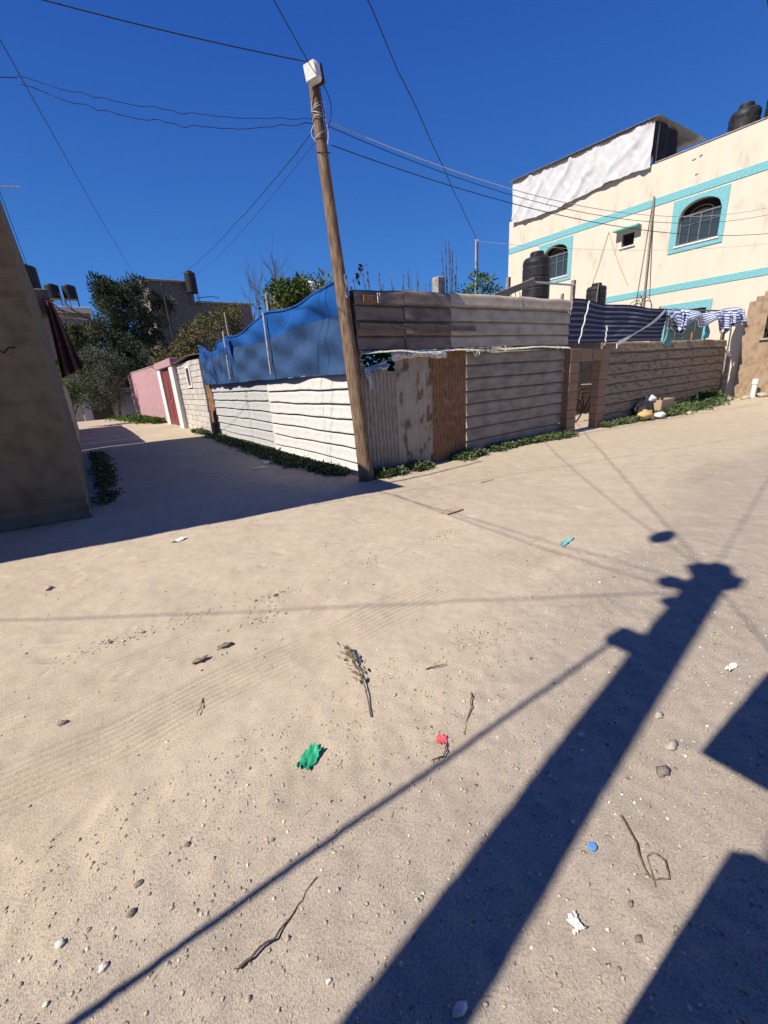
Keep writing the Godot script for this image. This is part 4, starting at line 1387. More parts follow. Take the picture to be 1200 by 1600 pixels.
func plants() -> void:
	var G1 := [Color(0.04, 0.055, 0.03), Color(0.05, 0.068, 0.036), Color(0.065, 0.085, 0.045), Color(0.08, 0.098, 0.06)]
	# dark tree at the alley end
	thing("dark_tree", "big dark green tree at the end of the alley", "tree", 0.7, 0, 31.5)
	var s := st()
	var ends := []
	rng.seed = 11
	branches(s, W(0.7, -0.1, 31.5), Vector3(0.02, 1, 0), 3.6, 0.22, 4, 0.55, ends)
	part("trunk", s, M.bark)
	var cl := []
	for k in 230:
		var a := rng.randf() * TAU
		var y := rng.randf_range(1.8, 9.0)
		var hw := 2.9 * sqrt(clampf(1.0 - pow((y - 5.4) / 4.6, 2), 0, 1)) * (0.85 + 0.3 * sin(a * 3.0 + y))
		var r := hw * sqrt(rng.randf())
		cl.append([W(0.3 + cos(a) * r + (y - 5) * 0.16, y, 31.5 + sin(a) * r), rng.randf_range(0.32, 0.62)])
	part("crown", foliage(cl, 150, 0.24, 0.17, G1, 0.5), M.leaf)
	thing("green_tree", "wide lower green tree left of the dark tree at the alley end", "tree", -1.9, 0, 34.0)
	s = st()
	ends = []
	branches(s, W(-1.9, -0.1, 34.0), Vector3(0.02, 1, 0), 2.2, 0.15, 3, 0.55, ends)
	part("trunk", s, M.bark)
	cl = []
	for k in 120: cl.append([W(-1.7 + rng.randf_range(-1.5, 1.9), rng.randf_range(1.6, 6.4), 34.0 + rng.randf_range(-1.0, 1.0)), rng.randf_range(0.35, 0.6)])
	part("crown", foliage(cl, 110, 0.24, 0.18, [Color(0.06, 0.075, 0.03), Color(0.08, 0.095, 0.04), Color(0.05, 0.065, 0.03)], 0.3), M.leaf)
	# greyish olive in front of it
	thing("olive_shrub", "grey-green olive shrub below the dark tree", "shrub", -1.6, 0, 27.8)
	s = st()
	ends = []
	branches(s, W(-1.6, -0.1, 27.8), Vector3(0.05, 1, 0), 1.5, 0.1, 3, 0.6, ends)
	part("trunk", s, M.bark)
	cl = []
	for k in 60:
		cl.append([W(-1.75 + rng.randfn() * 0.85, rng.randf_range(0.9, 4.3), 27.8 + rng.randfn() * 0.5), rng.randf_range(0.28, 0.5)])
	part("crown", foliage(cl, 110, 0.15, 0.16, [Color(0.09, 0.1, 0.075), Color(0.12, 0.13, 0.1), Color(0.07, 0.085, 0.055)], 0.3), M.leaf)
	# vine and dry bushes over the pink wall
	thing("dry_vine", "brown and green tangled vine spilling over the pink wall", "vine", 2.2, 0, 20.5)
	s = st()
	ends = []
	for k in 5: branches(s, W(1.2 + k * 0.7, -0.1, 20.5), Vector3(rng.randf_range(-.2, .2), 1, 0), 2.2, 0.05, 2, 0.6, ends)
	part("stems", s, M.twig)
	cl = []
	for k in 190:
		var u := rng.randf_range(0.2, 5.0)
		var top := 3.2 + 2.6 * smoothstep(0.2, 3.6, u)
		cl.append([W(u, rng.randf_range(2.3, top), 20.5 + rng.randfn() * 0.6), rng.randf_range(0.25, 0.45)])
	part("crown", foliage(cl, 70, 0.16, 0.2, [Color(0.1, 0.1, 0.035), Color(0.15, 0.12, 0.05), Color(0.17, 0.12, 0.07), Color(0.08, 0.1, 0.03), Color(0.13, 0.13, 0.05)], 0.1), M.leaf)
	# bushes at the left of the alley end
	thing("green_bush", "bright green bush beside the hanging maroon cloth", "bush", -3.9, 0, 21.8)
	cl = []
	for k in 24: cl.append([W(-3.9 + rng.randfn() * 0.45, rng.randf_range(1.2, 3.4), 21.8 + rng.randfn() * 0.4), 0.36])
	s = st()
	ends = []
	branches(s, W(-4.0, -0.1, 21.8), Vector3(0, 1, 0), 1.2, 0.06, 2, 0.5, ends)
	part("stem", s, M.twig)
	part("crown", foliage(cl, 90, 0.14, 0.22, [Color(0.06, 0.11, 0.02), Color(0.08, 0.14, 0.03)], 0.2), M.leaf)
	# leafy tree behind the tarpaulin
	thing("leafy_tree", "yellow-green leafy tree rising above the blue tarpaulin", "tree", 3.1, 0, 8.4)
	s = st()
	ends = []
	branches(s, W(3.1, -0.1, 8.4), Vector3(0, 1, 0), 1.8, 0.08, 3, 0.5, ends)
	part("trunk", s, M.bark)
	cl = []
	for k in 62: cl.append([W(3.0 + rng.randfn() * 0.42, rng.randf_range(2.7, 4.75), 8.6 + rng.randfn() * 0.55), rng.randf_range(0.18, 0.32)])
	part("crown", foliage(cl, 80, 0.13, 0.24, [Color(0.09, 0.13, 0.02), Color(0.13, 0.17, 0.03), Color(0.06, 0.1, 0.02)], 0.5), M.leaf)
	# bare trees behind the tarpaulin
	for q in [["leafless grey tree behind the left end of the tarpaulin", 2.2, 11.2, 2.3, 5], ["leafless small tree beside the yellow-green tree", 3.5, 10.4, 2.0, 9], ["leafless twiggy tree behind the second tarpaulin post", 2.6, 10.0, 1.9, 17]]:
		thing("bare_tree", q[0], "tree", q[1], 0, q[2], "bare trees behind the tarpaulin")
		s = st()
		rng.seed = q[4]
		ends = []
		branches(s, W(q[1], -0.1, q[2]), Vector3(-0.05, 1, 0), q[3], 0.075, 5, 0.34, ends)
		part("trunk", s, M.twig)
	# upright shoots along the fence
	rng.seed = 77
	var k := 0
	for q in [[1.75, 2.4, 3.6, 3, "left"], [2.25, 2.5, 4.15, 7, "second from left"], [2.75, 2.4, 3.75, 6, "third from left"], [3.15, 2.5, 3.95, 7, "fourth from left"], [3.72, 2.5, 3.9, 6, "just left of the pillar stub"], [4.45, 2.5, 4.6, 9, "just right of the pillar stub"]]:
		thing("shoot_shrub", "bare upright shoots above the iron fence, clump %s" % q[4], "shrub", q[0], 0, q[1], "bare shoots behind the fence")
		for i in q[3]:
			s = st()
			var du: float = rng.randfn() * 0.13
			var h: float = q[2] * rng.randf_range(0.84, 1.0)
			var ln := rng.randfn() * 0.08
			var pts := []
			for j in 9:
				var t := j / 8.0
				pts.append(W(q[0] + du * t * 1.6 + ln * t * t, h * t - 0.05, q[1] + rng.randfn() * 0.01 + du * 0.5))
			tube(s, pts, 0.016, 0.006, 5)
			for j in 7:
				var p: Vector3 = pts[8].lerp(pts[6], rng.randf())
				lump(s, p + rdir() * 0.012, Vector3(0.014, 0.03, 0.014), j, 5)
			part("shoot", s, M.twig)
		k += 1
	for q in [["small green leafy plant above the fence at the mast foot", 5.55, 2.4, 3.9, 0.2], ["yellowish leafy tuft above the fence left of the mast", 4.95, 2.4, 3.6, 0.16], ["low green leaves above the fence right of the mast", 5.85, 2.5, 3.55, 0.15]]:
		thing("leafy_plant", q[0], "plant", q[1], 0, q[2], "leafy plants behind the fence")
		s = st()
		tube(s, [W(q[1], -0.05, q[2]), W(q[1] + 0.03, q[3] * 0.6, q[2]), W(q[1], q[3], q[2])], 0.02, 0.008, 6)
		part("stem", s, M.twig)
		cl = []
		for i in 12: cl.append([W(q[1] + rng.randfn() * q[4], q[3] - 0.05 - absf(rng.randfn()) * 0.25, q[2] + rng.randfn() * 0.12), 0.12])
		part("crown", foliage(cl, 26, 0.1, 0.2, [Color(0.05, 0.1, 0.02), Color(0.1, 0.14, 0.03)], 0.5), M.leaf)
	# dry leaf curl caught on the fence top by the pole
	thing("dry_leaf_sprig", "brown dry leaf sprig sticking up beside the pole at the fence top", "sprig", 0.3, 2.9, 0.17)
	s = st()
	for i in 12:
		s.set_color(Color.WHITE)
		leaf(s, W(0.22 + i * 0.012, 2.95 + i * 0.022, 0.17), (rdir() + Vector3.UP * 0.4).normalized(), 0.09, 0.3, Color(0.12, 0.07, 0.04))
	part("leaves", s, M.leaf)
	# green leaves in the gap beside the pole
	thing("gap_bush", "green bush showing through the gap of the fence beside the pole", "bush", 0.75, 0, 0.55)
	s = st()
	ends = []
	branches(s, W(0.75, -0.05, 0.6), Vector3(0, 1, 0), 0.7, 0.025, 2, 0.25, ends)
	part("stem", s, M.twig)
	cl = []
	for i in 60: cl.append([W(0.75 + rng.randf_range(-0.42, 0.75), rng.randf_range(1.3, 2.08), 0.55 + rng.randf_range(-0.1, 0.15)), 0.15])
	part("crown", foliage(cl, 45, 0.07, 0.3, [Color(0.06, 0.12, 0.02), Color(0.09, 0.15, 0.03)], 0.2), M.leaf)

func weed_strip(label: String, pts: Array, n: int, tall: float, size: float, cols: Array) -> void:
	# pts: [u, v, half width] along the strip
	at(pts[0][0], 0, pts[0][1])
	var s := st()
	var hub := []
	for i in int(n / 3.6):
		var t := rng.randf() * (pts.size() - 1)
		var a: Array = pts[int(t)]
		var b: Array = pts[mini(int(t) + 1, pts.size() - 1)]
		var f := t - int(t)
		var w: float = lerpf(a[2], b[2], f)
		var u: float = lerpf(a[0], b[0], f)
		var v: float = lerpf(a[1], b[1], f)
		if nz2.get_noise_2d(u * 45.0, v * 45.0) < -0.25: continue
		hub.append([u + rng.randfn() * w * 0.5, v + rng.randfn() * w * 0.5, rng.randf_range(0.3, 1.0)])
	for h in hub:
		var col: Color = cols[rng.randi() % cols.size()]
		for k in 9:
			var d := Vector3(rng.randfn(), rng.randf_range(0.1, 1.2), rng.randfn()).normalized()
			var p := W(h[0], gh(h[0], h[1]) + rng.randf() * tall * h[2] * 0.7, h[1]) + d * Vector3(1, 0.3, 1) * size * 0.8
			var t := rng.randf_range(0.7, 1.25)
			leaf(s, p, d, size * rng.randf_range(0.6, 1.2), 0.34, Color(col.r * t, col.g * t, col.b * t))
	var o := solo("weeds", s, M.leaf, label, "weeds")
	o.set_meta("kind", "stuff")

func weeds() -> void:
	rng.seed = 5
	var g := [Color(0.07, 0.11, 0.035), Color(0.09, 0.13, 0.05), Color(0.14, 0.17, 0.09), Color(0.06, 0.09, 0.035)]
	var d := g
	weed_strip("low weeds along the foot of the corrugated fence beside the pole", [[0.15, -0.1, 0.1], [1.2, -0.12, 0.14], [2.4, -0.1, 0.15], [3.6, -0.08, 0.14]], 5200, 0.17, 0.055, g)
	weed_strip("weeds at the fence foot just left of the doorway", [[3.6, -0.06, 0.1], [4.8, -0.12, 0.16], [5.6, -0.2, 0.22]], 2400, 0.17, 0.055, g)
	weed_strip("green weeds right of the doorway at the fence foot", [[7.2, -0.15, 0.14], [8.0, -0.2, 0.18], [8.8, -0.25, 0.18]], 2200, 0.16, 0.06, g)
	weed_strip("bright weed patch between the rubbish and the fence end", [[9.6, -0.35, 0.22], [11.0, -0.25, 0.4], [13.0, -0.2, 0.45], [14.6, -0.1, 0.35]], 7000, 0.28, 0.08, g)
	weed_strip("tall dark weeds against the fence near its far end", [[13.2, 0.0, 0.12], [14.2, -0.05, 0.2], [15.1, -0.05, 0.15]], 2600, 0.55, 0.09, d)
	weed_strip("shaded grass along the foot of the white fence", [[-0.15, 0.6, 0.2], [-0.25, 2.5, 0.28], [-0.2, 5.0, 0.28], [-0.1, 9.3, 0.25]], 6000, 0.14, 0.06, d)
	weed_strip("green weeds at the foot of the pink wall", [[-0.4, 18.8, 0.25], [-0.7, 21.0, 0.5], [-0.9, 24.0, 0.6], [-1.2, 27.0, 0.8]], 5000, 0.3, 0.12, [Color(0.07, 0.13, 0.025), Color(0.09, 0.16, 0.035)])
	weed_strip("weeds at the foot of the block shack", [[-0.1, 10.2, 0.12], [-0.15, 11.6, 0.15]], 900, 0.2, 0.07, g)
	weed_strip("shaded weeds along the alley side of the tan house", [[-3.6, 1.8, 0.14], [-3.5, 5.0, 0.2], [-3.5, 9.0, 0.2]], 2600, 0.12, 0.045, d)

func rubbish() -> void:
	rng.seed = 9
	var s := st()
	at(9.35, 0, -0.1)
	s = st()
	grid(s, 18, 12, func(i: float, j: float) -> Vector3:
		var a := TAU * i
		var b := PI * (j - 0.5)
		var k := 1.0 + nz.get_noise_3d(cos(a) * 40, sin(a) * 40, j * 60) * 0.6
		return W(9.35 + cos(a) * cos(b) * 0.4 * k, 0.22 + sin(b) * 0.25 * k, -0.1 + sin(a) * cos(b) * 0.2 * k))
	solo("rubbish_bag", s, M.black_tarp, "black rubbish bag leaning on the iron fence", "bag")
	thing("cardboard_box", "open brown cardboard box on the rubbish heap by the fence", "box", 10.15, 0, -0.12)
	for q in [[-0.4, 0.4, 0.2, 0.46, -0.26, -0.25], [-0.4, 0.4, 0.2, 0.46, 0.16, 0.17], [-0.41, -0.4, 0.2, 0.46, -0.25, 0.16], [0.4, 0.41, 0.2, 0.46, -0.25, 0.16], [-0.4, 0.4, 0.19, 0.2, -0.25, 0.16]]:
		s = st()
		pbox(s, 10.15 + q[0], 10.15 + q[1], q[2] - 0.15, q[3], -0.12 + q[4], -0.12 + q[5], 0.002)
		part("side", s, M.card)
	at(9.75, 0.4, -0.1)
	s = st()
	lump(s, W(9.75, 0.5, -0.1), Vector3(0.15, 0.09, 0.12), 4.0, 11, 0.3)
	solo("white_bag", s, M.white_tarp, "crumpled pale bag on top of the cardboard box", "bag")
	at(8.75, 0, -0.42)
	s = st()
	lump(s, W(8.75, 0.16, -0.42), Vector3(0.26, 0.13, 0.17), 2.2, 11, 0.25)
	solo("yellow_sack", s, M.yellow_sack, "yellow-brown sack slumped at the fence foot", "sack")
	at(9.3, 0, -0.55)
	s = st()
	lump(s, W(9.3, 0.1, -0.55), Vector3(0.22, 0.08, 0.14), 6.2, 11, 0.3)
	solo("white_sack", s, M.white_tarp, "white plastic sack lying beside the yellow sack", "sack")
	thing("white_pipe", "short white plastic pipe standing out of the ground by the building", "pipe", 15.35, 0, -0.95)
	s = st()
	tube(s, [W(15.32, -0.1, -0.95), W(15.38, 0.62, -0.93)], 0.075, 0.075, 14)
	part("tube", s, M.white_plastic)
	s = st()
	tube(s, [W(15.37, 0.52, -0.932), W(15.386, 0.7, -0.928)], 0.092, 0.092, 14)
	part("collar", s, M.white_plastic)
	for q in [[15.0, -0.85, 0.15, 0.08, "grey rubble stone just left of the white pipe"], [15.2, -1.25, 0.2, 0.1, "larger grey rubble stone in front of the white pipe"], [14.9, -0.4, 0.16, 0.09, "grey rubble stone at the foot of the weathered planks"], [10.6, -0.8, 0.12, 0.05, "small grey stone on the road edge before the weed patch"]]:
		at(q[0], 0, q[1])
		s = st()
		lump(s, W(q[0], gh(q[0], q[1]) + q[3] * 0.4, q[1]), Vector3(q[2], q[3], q[2] * 0.8), q[0], 8, 0.4)
		solo("rubble_stone", s, M.stone, q[4], "stone", "rubble stones near the fence end")

func bent_scrap(u: float, v: float, w: float, l: float, turn: float, lift: float, sd: float) -> SurfaceTool:
	at(u, 0, v)
	var s := st()
	grid(s, 9, 9, func(i: float, j: float) -> Vector3:
		var a := (i - 0.5) * w * (1.0 + 0.5 * nz.get_noise_2d(j * 90.0, sd * 50.0))
		var b := (j - 0.5) * l * (1.0 + 0.5 * nz.get_noise_2d(i * 90.0, sd * 70.0))
		var pu := u + a * cos(turn) - b * sin(turn)
		var pv := v + a * sin(turn) + b * cos(turn)
		return W(pu, gh(pu, pv) + 0.004 + lift * (0.5 + nz.get_noise_3d(i * 110.0, j * 110.0, sd * 33.0) * 1.1) * (0.4 + 1.2 * absf(i - 0.5)), pv), Vector3(0, 0.0015, 0))
	return s

func stick(pts: Array, r0: float, r1: float) -> SurfaceTool:
	at(pts[0][0], 0, pts[0][1])
	var s := st()
	var q := []
	for k in 15:
		var t := k / 14.0 * (pts.size() - 1)
		var i := mini(int(t), pts.size() - 2)
		var u := lerpf(pts[i][0], pts[i + 1][0], t - i)
		var v := lerpf(pts[i][1], pts[i + 1][1], t - i)
		q.append(W(u + nz2.get_noise_1d(k * 70.0 + u * 90) * 0.012, gh(u, v) + r0 * 0.5 + 0.003 + 0.008 * sin(t * 2.0), v + nz2.get_noise_1d(k * 70.0 + 500.0) * 0.012))
	tube(s, q, r0 * 0.45, r1 * 0.35, 7)
	return s

func litter() -> void:
	rng.seed = 21
	solo("green_plastic", bent_scrap(-3.13, -4.32, 0.12, 0.065, 0.5, 0.028, 1), M.green_plastic, "crumpled green plastic scrap on the sandy road", "litter")
	solo("red_scrap", bent_scrap(-2.61, -4.61, 0.045, 0.045, 0.9, 0.012, 2), M.red_plastic, "small red plastic scrap on the sand", "litter")
	solo("brown_strip", stick([[-2.6, -4.64], [-2.66, -4.68], [-2.72, -4.66]], 0.008, 0.006), M.maroon, "brown curled strip beside the red scrap", "litter")
	at(-2.51, 0, -5.26)
	var s := st()
	lathe(s, W(-2.51, gh(-2.51, -5.26) + 0.001, -5.26), [Vector2(0.014, 0), Vector2(0.0145, 0.01), Vector2(0.012, 0.0115), Vector2(0, 0.0115)], 18)
	solo("bottle_cap", s, M.blue_plastic, "blue bottle cap lying near the pole's shadow", "bottle cap")
	for q in [[-3.04, -0.76, 0.16, 0.1, "white paper scrap just outside the alley's shadow"], [-2.75, -5.34, 0.045, 0.035, "torn white scrap nearest the photo's lower right"], [-1.09, -5.23, 0.08, 0.028, "white slip of paper near the photo's right edge"], [-0.57, 2.99, 0.4, 0.25, "white board scrap in the shaded alley beside the white fence"], [-0.96, 2.48, 0.3, 0.12, "small pale board in the shaded alley"]]:
		solo("paper_scrap", bent_scrap(q[0], q[1], q[2], q[3], q[0] * 3.0, 0.02, q[0]), M.paper, q[4], "litter")
	thing("cardboard_scrap", "flat brown cardboard scrap in the middle of the road", "litter", -0.3, 0, -2.3)
	s = st()
	pbox(s, -0.43, -0.17, 0.03, 0.048, -2.38, -2.24, 0.004)
	part("sheet", s, M.card)
	solo("teal_scrap", bent_scrap(-0.17, -3.7, 0.2, 0.05, 0.2, 0.03, 8), M.teal, "blue-green scrap on the sand near the cable shadows", "litter")
	# sticks
	solo("stick", stick([[-3.6, -4.83], [-3.5, -4.83], [-3.42, -4.8], [-3.32, -4.76]], 0.009, 0.005), M.twig, "long thin stick along the edge of the pole's shadow", "stick")
	solo("stick", stick([[-2.3, -4.5], [-2.36, -4.56], [-2.44, -4.6], [-2.5, -4.65]], 0.008, 0.005), M.wood, "crooked brown stick near the red scrap", "stick")
	solo("stick", stick([[-3.42, -3.6], [-3.48, -3.72]], 0.006, 0.004), M.twig, "short stick lying on the tyre tread", "stick")
	solo("stick", stick([[-2.36, -4.22], [-2.25, -4.26]], 0.008, 0.006), M.twig, "short dark stick right of the leafy twig", "stick")
	solo("stick", stick([[1.0, -1.6], [1.25, -1.62]], 0.012, 0.008), M.twig, "dark stick in the road before the ribbed grey sheet", "stick")
	solo("wire_tangle", stick([[-2.33, -5.27], [-2.4, -5.36], [-2.45, -5.42], [-2.41, -5.46], [-2.36, -5.42], [-2.38, -5.38], [-2.46, -5.44]], 0.008, 0.006), M.wood, "knotted brown wire tangle at lower right", "wire")
	# leafy twig
	thing("leafy_twig", "dry leafy twig lying on the sand above the green scrap", "twig", -2.7, 0, -4.0)
	s = st()
	var pts := []
	for k in 10:
		var t := k / 9.0
		var u := lerpf(-2.79, -2.63, t) + 0.03 * sin(t * 3.0)
		var v := lerpf(-4.3, -3.8, t)
		pts.append(W(u, gh(u, v) + 0.01 + 0.02 * t, v))
	tube(s, pts, 0.0035, 0.002, 6)
	part("stalk", s, M.twig)
	s = st()
	for k in 40:
		var t := 0.75 + rng.randf() * 0.3 if k < 28 else 0.45 + rng.randf() * 0.2
		var p: Vector3 = pts[mini(9, int(t * 9))] + Vector3(rng.randfn() * 0.02, 0.01, rng.randfn() * 0.02)
		leaf(s, p, Vector3(rng.randfn() * 0.5, 0.2, -1.0 + rng.randfn() * 0.3).normalized(), 0.05, 0.15, Color(0.13, 0.11, 0.07))
	part("leaves", s, M.leaf)
	# dark lumps
	for q in [[-3.35, -3.24, 0.035, "dark round lump of dung-like earth beside the tyre tread"], [-3.19, -3.18, 0.05, "dark elongated earth lump beside the tyre tread"]]:
		at(q[0], 0, q[1])
		s = st()
		lump(s, W(q[0], gh(q[0], q[1]) + 0.01, q[1]), Vector3(q[2], 0.012, 0.022), q[0], 9, 0.6)
		solo("earth_lump", s, M.stone_dark, q[3], "earth lump")
	# stones one can pick out
	var spots := [[-4.05, -3.3, 0.022, 2], [-4.2, -1.21, 0.035, 0], [-3.81, -4.4, 0.014, 2], [-3.84, -4.48, 0.017, 2], [-1.72, -5.14, 0.025, 0], [-1.86, -5.25, 0.03, 0], [-2.02, -5.28, 0.03, 2], [-3.15, -5.26, 0.022, 1], [-2.83, -2.73, 0.014, 2], [-2.68, -2.76, 0.02, 2], [-3.8, -2.6, 0.015, 2]]
	for k in 70:
		var v := rng.randf_range(-5.5, -2.0)
		if rng.randf() < 0.6: v = rng.randf_range(-5.5, -4.1)
		spots.append([rng.randf_range(-4.3, -0.4), v, rng.randf_range(0.006, 0.014), rng.randi() % 3])
	var mm := [M.stone, M.stone_pale, M.stone_dark]
	var words := ["tan", "pale", "dark"]
	for q in spots:
		at(q[0], 0, q[1])
		s = st()
		lump(s, W(q[0], gh(q[0], q[1]) + q[2] * 0.25, q[1]), Vector3(q[2], q[2] * 0.55, q[2] * rng.randf_range(0.6, 0.9)), q[0] * 7.0 + q[1], 8, 0.35)
		solo("pebble", s, mm[q[3]], "small %s pebble lying on the sandy road" % words[q[3]], "pebble", "%s pebbles on the road" % words[q[3]])
	# gravel too fine to count
	scatter("gravel", 16000, M.stone, [0.0018, 0.0085], "fine gravel strewn over the sandy road", "gravel", true)
	scatter("straw_bits", 420, M.twig, [0.006, 0.024], "tiny straw and twig bits strewn over the road", "straw", false)

func scatter(called: String, n: int, m: StandardMaterial3D, sz: Array, label: String, category: String, stone: bool) -> void:
	var s := st()
	org = Vector3.ZERO
	if stone: lump(s, Vector3.ZERO, Vector3(1, 0.5, 0.75), 3.3, 6, 0.75)
	else: tube(s, [Vector3(-1, 0.06, 0), Vector3(0.1, 0.12, 0.15), Vector3(1, 0.05, -0.05)], 0.06, 0.035, 5)
	s.generate_normals()
	var mm := MultiMesh.new()
	mm.transform_format = MultiMesh.TRANSFORM_3D
	mm.use_colors = true
	mm.mesh = s.commit()
	mm.instance_count = n
	var mat2: StandardMaterial3D = StandardMaterial3D.new()
	mat2.vertex_color_use_as_albedo = true
	mat2.roughness = 0.95
	mat2.metallic_specular = 0.2
	for i in n:
		var u := rng.randf_range(-5.0, 5.0)
		var v := rng.randf_range(-5.9, -0.3)
		if rng.randf() < 0.72:
			u = rng.randf_range(-4.5, 0.5)
			v = rng.randf_range(-5.8, -4.0)
		var crumb := rng.randf() < 0.07
		if crumb:
			var c0: Array = [[-2.68, -2.76], [-3.3, -2.62], [-3.8, -2.6], [-1.75, -2.75], [-0.9, -2.75], [-2.9, -3.0], [-1.9, -4.2]][rng.randi() % 7]
			u = c0[0] + rng.randfn() * 0.13
			v = c0[1] + rng.randfn() * 0.06
		var r: float = sz[0] * pow(float(sz[1]) / sz[0], pow(rng.randf(), 1.8))
		if v > -3.5: r *= 1.15
		var b := Basis(Vector3.UP, rng.randf() * TAU) * Basis(Vector3.RIGHT, rng.randf_range(-0.3, 0.3))
		mm.set_instance_transform(i, Transform3D(b.scaled(Vector3.ONE * r), P(u, gh(u, v) + (r * 0.05 if stone else 0.0), v)))
		var t := rng.randf()
		var c := Color(0.29, 0.25, 0.195).lerp(Color(0.47, 0.41, 0.32), rng.randf()) if t < 0.88 else (Color(0.6, 0.55, 0.47) if t < 0.97 else Color(0.19, 0.16, 0.13))
		if crumb and stone: c = c.darkened(0.3)
		if not stone: c = Color(0.1, 0.075, 0.05).lerp(Color(0.3, 0.24, 0.16), rng.randf())
		mm.set_instance_color(i, c)
	var o := MultiMeshInstance3D.new()
	o.multimesh = mm
	o.material_override = mat2
	o.name = called
	add_child(o)
	tag(o, label, category)
	o.set_meta("kind", "stuff")

func tarp_posts() -> void:
	for q in [[3.3, 3.34, "taller stake holding up the middle of the blue tarpaulin", 0.04], [6.3, 3.43, "thin stake holding up the far part of the blue tarpaulin", 0.03]]:
		thing("tarp_stake", q[2], "stake", -0.08, 1.0, q[0], "stakes of the blue tarpaulin")
		var s := st()
		tube(s, [W(-0.13, 1.78, q[0] - 0.02), W(-0.11, 2.98, q[0])], 0.024, 0.024, 8)
		part("sleeve", s, M.steel)
		s = st()
		beam(s, W(0.07, 1.75, q[0] + 0.06), W(0.03, q[1], q[0] + 0.02), q[3] * 1.8, q[3] * 1.6)
		part("timber", s, M.pale_wood)

func cables() -> void:
	var fp := P(-0.15, 5.3, 0.2)     # head of the corner pole
	var np := P(-5.62, 5.95, -4.63)  # head of the pole behind the camera
	wire("cable", "thick dark cable from the corner pole's box to the upper left", P(-0.25, 5.38, 0.12), P(-6.5, 5.95, 1.8), 0.12, 0.014, M.cable_blue)
	wire("cable", "dark cable running from overhead left down to the far tree top", P(-4.2, 6.64, -0.4), P(2.0, 10.3, 34.0), 0.25, 0.017, M.cable_blue)
	wire("cable", "sagging pale cable across the photo's top left corner", P(-5.2, 3.9, -0.57), P(9.5, 7.4, -5.6), 0.2, 0.009, M.cable_white)
	wire("cable", "sagging double cable from the corner pole to the left, upper strand", P(-0.16, 4.88, 0.2), P(-3.32, 5.1, 1.48), 0.14, 0.008, M.cable_blue, 0.03)
	wire("cable", "sagging double cable from the corner pole to the left, lower strand", P(-0.16, 4.85, 0.2), P(-3.3, 5.04, 1.5), 0.22, 0.009, M.cable_blue, 0.04)
	wire("cable", "short cable end dipping at the photo's left edge", P(-3.32, 5.08, 1.48), P(-6.2, 4.6, 1.7), 0.02, 0.01, M.cable_blue)
	wire("cable", "thin cable sloping from the corner pole to the grey house", P(-0.16, 4.82, 0.25), P(3.2, 9.9, 33.9), 0.75, 0.013, M.cable_blue, 0.03)
	wire("cable", "second thin cable beside the one to the grey house", P(-0.16, 4.7, 0.25), P(3.5, 9.9, 33.9), 0.95, 0.007, M.cable_blue)
	wire("cable", "dark cable rising from the steel mast to overhead", P(5.33, 4.64, 2.5), np, 0.05, 0.014, M.cable_blue, 0.02)
	wire("cable", "pale twin cable from the corner pole to the cream building, upper strand", P(-0.08, 4.83, 0.14), P(15.75, 6.15, -2.2), 1.05, 0.011, M.cable_white)
	wire("cable", "pale twin cable from the corner pole to the cream building, lower strand", P(-0.08, 4.78, 0.14), P(15.75, 6.0, -2.4), 1.1, 0.009, M.cable_dark)
	wire("cable", "dark cable from the corner pole across the cream facade", P(-0.08, 4.56, 0.1), P(15.75, 5.1, -2.4), 0.75, 0.012, M.cable_blue)
	wire("cable", "thin cable from the steel mast across the cream facade", P(5.33, 4.62, 2.5), P(15.75, 4.7, -2.2), 0.3, 0.009, M.cable_white)
	wire("cable", "dark cable at the photo's top right corner", np, P(15.75, 3.75, -1.9), 0.1, 0.01, M.cable_dark)
	wire("cable", "cable hanging beside the tan house at the left edge", P(-3.9, 5.42, 6.0), P(-3.82, 4.4, 8.8), 0.1, 0.012, M.cable_blue)
	# overhead, out of the picture, whose shadows cross the road
	wire("cable", "cable between the two utility poles", np, fp, 0.15, 0.012, M.cable_dark)
	wire("cable", "cable from the rear pole to the canopy of the tan house", P(-5.6, 5.7, -4.65), P(-4.3, 4.2, -0.7), 0.05, 0.011, M.cable_dark)
	wire("cable", "second cable from the rear pole to the canopy of the tan house", P(-5.6, 5.5, -4.68), P(-4.25, 4.2, -1.0), 0.1, 0.011, M.cable_dark)
	wire("cable", "cable from the rear pole to the far end of the tan house", P(-5.65, 5.6, -4.66), P(-11.5, 4.3, 0.8), 0.1, 0.014, M.cable_dark)
	wire("cable", "cable from the veranda board up to the rear pole", P(-4.08, 3.25, -5.4), P(-5.62, 5.9, -4.64), 0.0, 0.011, M.cable_dark)

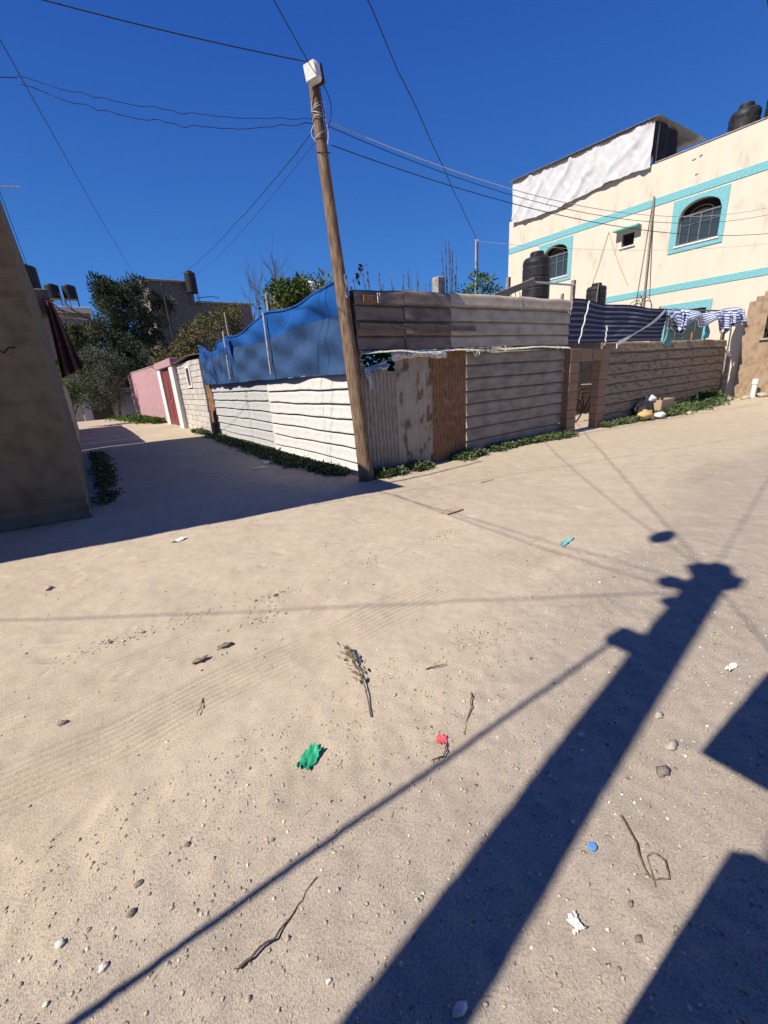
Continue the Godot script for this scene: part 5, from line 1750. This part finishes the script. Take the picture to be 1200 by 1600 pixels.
func behind_camera() -> void:
	# leaning pole whose shadow falls across the road
	thing("rear_utility_pole", "leaning wooden utility pole behind the viewer whose shadow crosses the road", "utility pole", -5.62, 0, -5.48)
	var s := st()
	tube(s, [W(-5.62, -0.2, -5.5), W(-5.62, 2.0, -5.2), W(-5.62, 4.0, -4.91), W(-5.62, 6.05, -4.62)], 0.125, 0.115, 16)
	part("shaft", s, M.wood)
	s = st()
	tube(s, [W(-5.5, -0.1, -4.62), W(-5.5, 4.45, -4.62)], 0.013, 0.013, 8)
	part("conduit", s, M.steel)
	s = st()
	bbox(s, Transform3D(Basis(), W(-5.52, 4.5, -4.68)), Vector3(0.14, 0.18, 0.22), 0.03)
	part("switch_box", s, M.dark_metal)
	for q in [[-5.62, 5.9, -4.72, 0.12], [-5.62, 6.0, -4.55, 0.1], [-5.62, 5.6, -4.5, 0.09], [-5.6, 6.08, -4.62, 0.09], [-5.62, 5.3, -4.62, 0.07]]:
		s = st()
		lump(s, W(q[0], q[1], q[2]), Vector3(q[3], q[3], q[3]), q[1], 9, 0.25)
		part("cable_bundle", s, M.cable_dark)
	at(-4.97, 5.8, -4.07)
	s = st()
	lump(s, W(-4.97, 5.84, -4.07), Vector3(0.2, 0.07, 0.09), 2.0, 10, 0.1)
	solo("cable_splice", s, M.black_plastic, "black cable splice sleeve on the cable between the poles", "splice")
	# veranda outside the view, added only for its shadows on the road
	thing("near_occluder", "added wall and board, unseen veranda of the house behind the viewer", "veranda", -7.0, 0, -7.2)
	s = st()
	pbox(s, -11.0, -4.05, -0.1, 2.1, -9.0, -5.49, 0.05)
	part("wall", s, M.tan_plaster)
	s = st()
	pbox(s, -4.12, -4.06, 2.43, 3.25, -9.0, -5.27, 0.01)  # board added for a wedge of shadow, sun passes below it
	part("shadow_board", s, M.grey_wood)
	for v in [-7.0, -8.8]:
		s = st()
		pbox(s, -4.12, -4.06, 2.102, 2.428, v - 0.04, v + 0.04)
		part("post", s, M.grey_wood)
	s = st()
	tube(s, [W(-7.0, 1.9, -5.64), W(-7.0, 5.4, -5.5)], 0.02, 0.02, 6)  # unseen rod added for one faint straight shadow on the road
	part("rebar", s, M.dark_metal)
	# pole beyond the right edge of the picture
	thing("side_utility_pole", "wooden utility pole on the near side of the street, out of view right", "utility pole", 9.5, 0, -5.8)
	s = st()
	tube(s, [W(9.5, -0.2, -5.8), W(9.5, 7.6, -5.7)], 0.12, 0.09, 14)
	part("shaft", s, M.wood)

func _ready() -> void:
	# ---- camera
	var cam := Camera3D.new()
	cam.name = "camera"
	cam.position = P(-3.6, 1.6, -5.72)
	cam.rotation_order = EULER_ORDER_YXZ
	cam.rotation_degrees = Vector3(-18.064, -34.3, -3.833)
	cam.fov = 101.81
	cam.keep_aspect = Camera3D.KEEP_HEIGHT
	cam.near = 0.05
	cam.far = 600
	add_child(cam)
	cam.current = true
	# ---- sky and exposure
	var env := Environment.new()
	env.background_mode = Environment.BG_SKY
	var sky := Sky.new()
	var sm := ProceduralSkyMaterial.new()
	sm.sky_top_color = Color(0.12, 0.3, 0.66)
	sm.sky_horizon_color = Color(0.36, 0.64, 0.94)
	sm.sky_curve = 0.2
	sm.ground_bottom_color = Color(0.4, 0.36, 0.3)
	sm.ground_horizon_color = Color(0.5, 0.5, 0.5)
	sm.sun_angle_max = 0.0
	sky.sky_material = sm
	env.sky = sky
	env.background_energy_multiplier = 0.69
	env.tonemap_mode = Environment.TONE_MAPPER_LINEAR
	env.tonemap_exposure = 1.42
	env.sdfgi_enabled = true
	env.ssao_enabled = true
	env.ssil_enabled = true
	var we := WorldEnvironment.new()
	we.environment = env
	add_child(we)
	# ---- sun: behind and to the left, shining along the street
	var sun := DirectionalLight3D.new()
	sun.name = "sun"
	sun.light_energy = 1.6
	sun.light_color = Color(1.0, 0.96, 0.9)
	sun.light_angular_distance = 0.5
	sun.shadow_enabled = true
	add_child(sun)
	sun.look_at_from_position(Vector3.ZERO, Vector3(1.0, -1.053, 0.026), Vector3.UP)

	rng.seed = 4
	nz.seed = 12; nz.frequency = 0.03
	nz2.seed = 99; nz2.frequency = 0.03
	nz.fractal_octaves = 3
	nz2.fractal_octaves = 3
	materials()
	ground()
	cream_building()
	left_house()
	far_things()
	alley_side()
	fence_front()
	fence_right()
	doorway()
	fence_alley()
	utility_pole()
	tarpaulin()
	tarp_posts()
	striped_cloth()
	roof_shelter()
	yard()
	plants()
	weeds()
	behind_camera()
	cables()
	rubbish()
	litter()
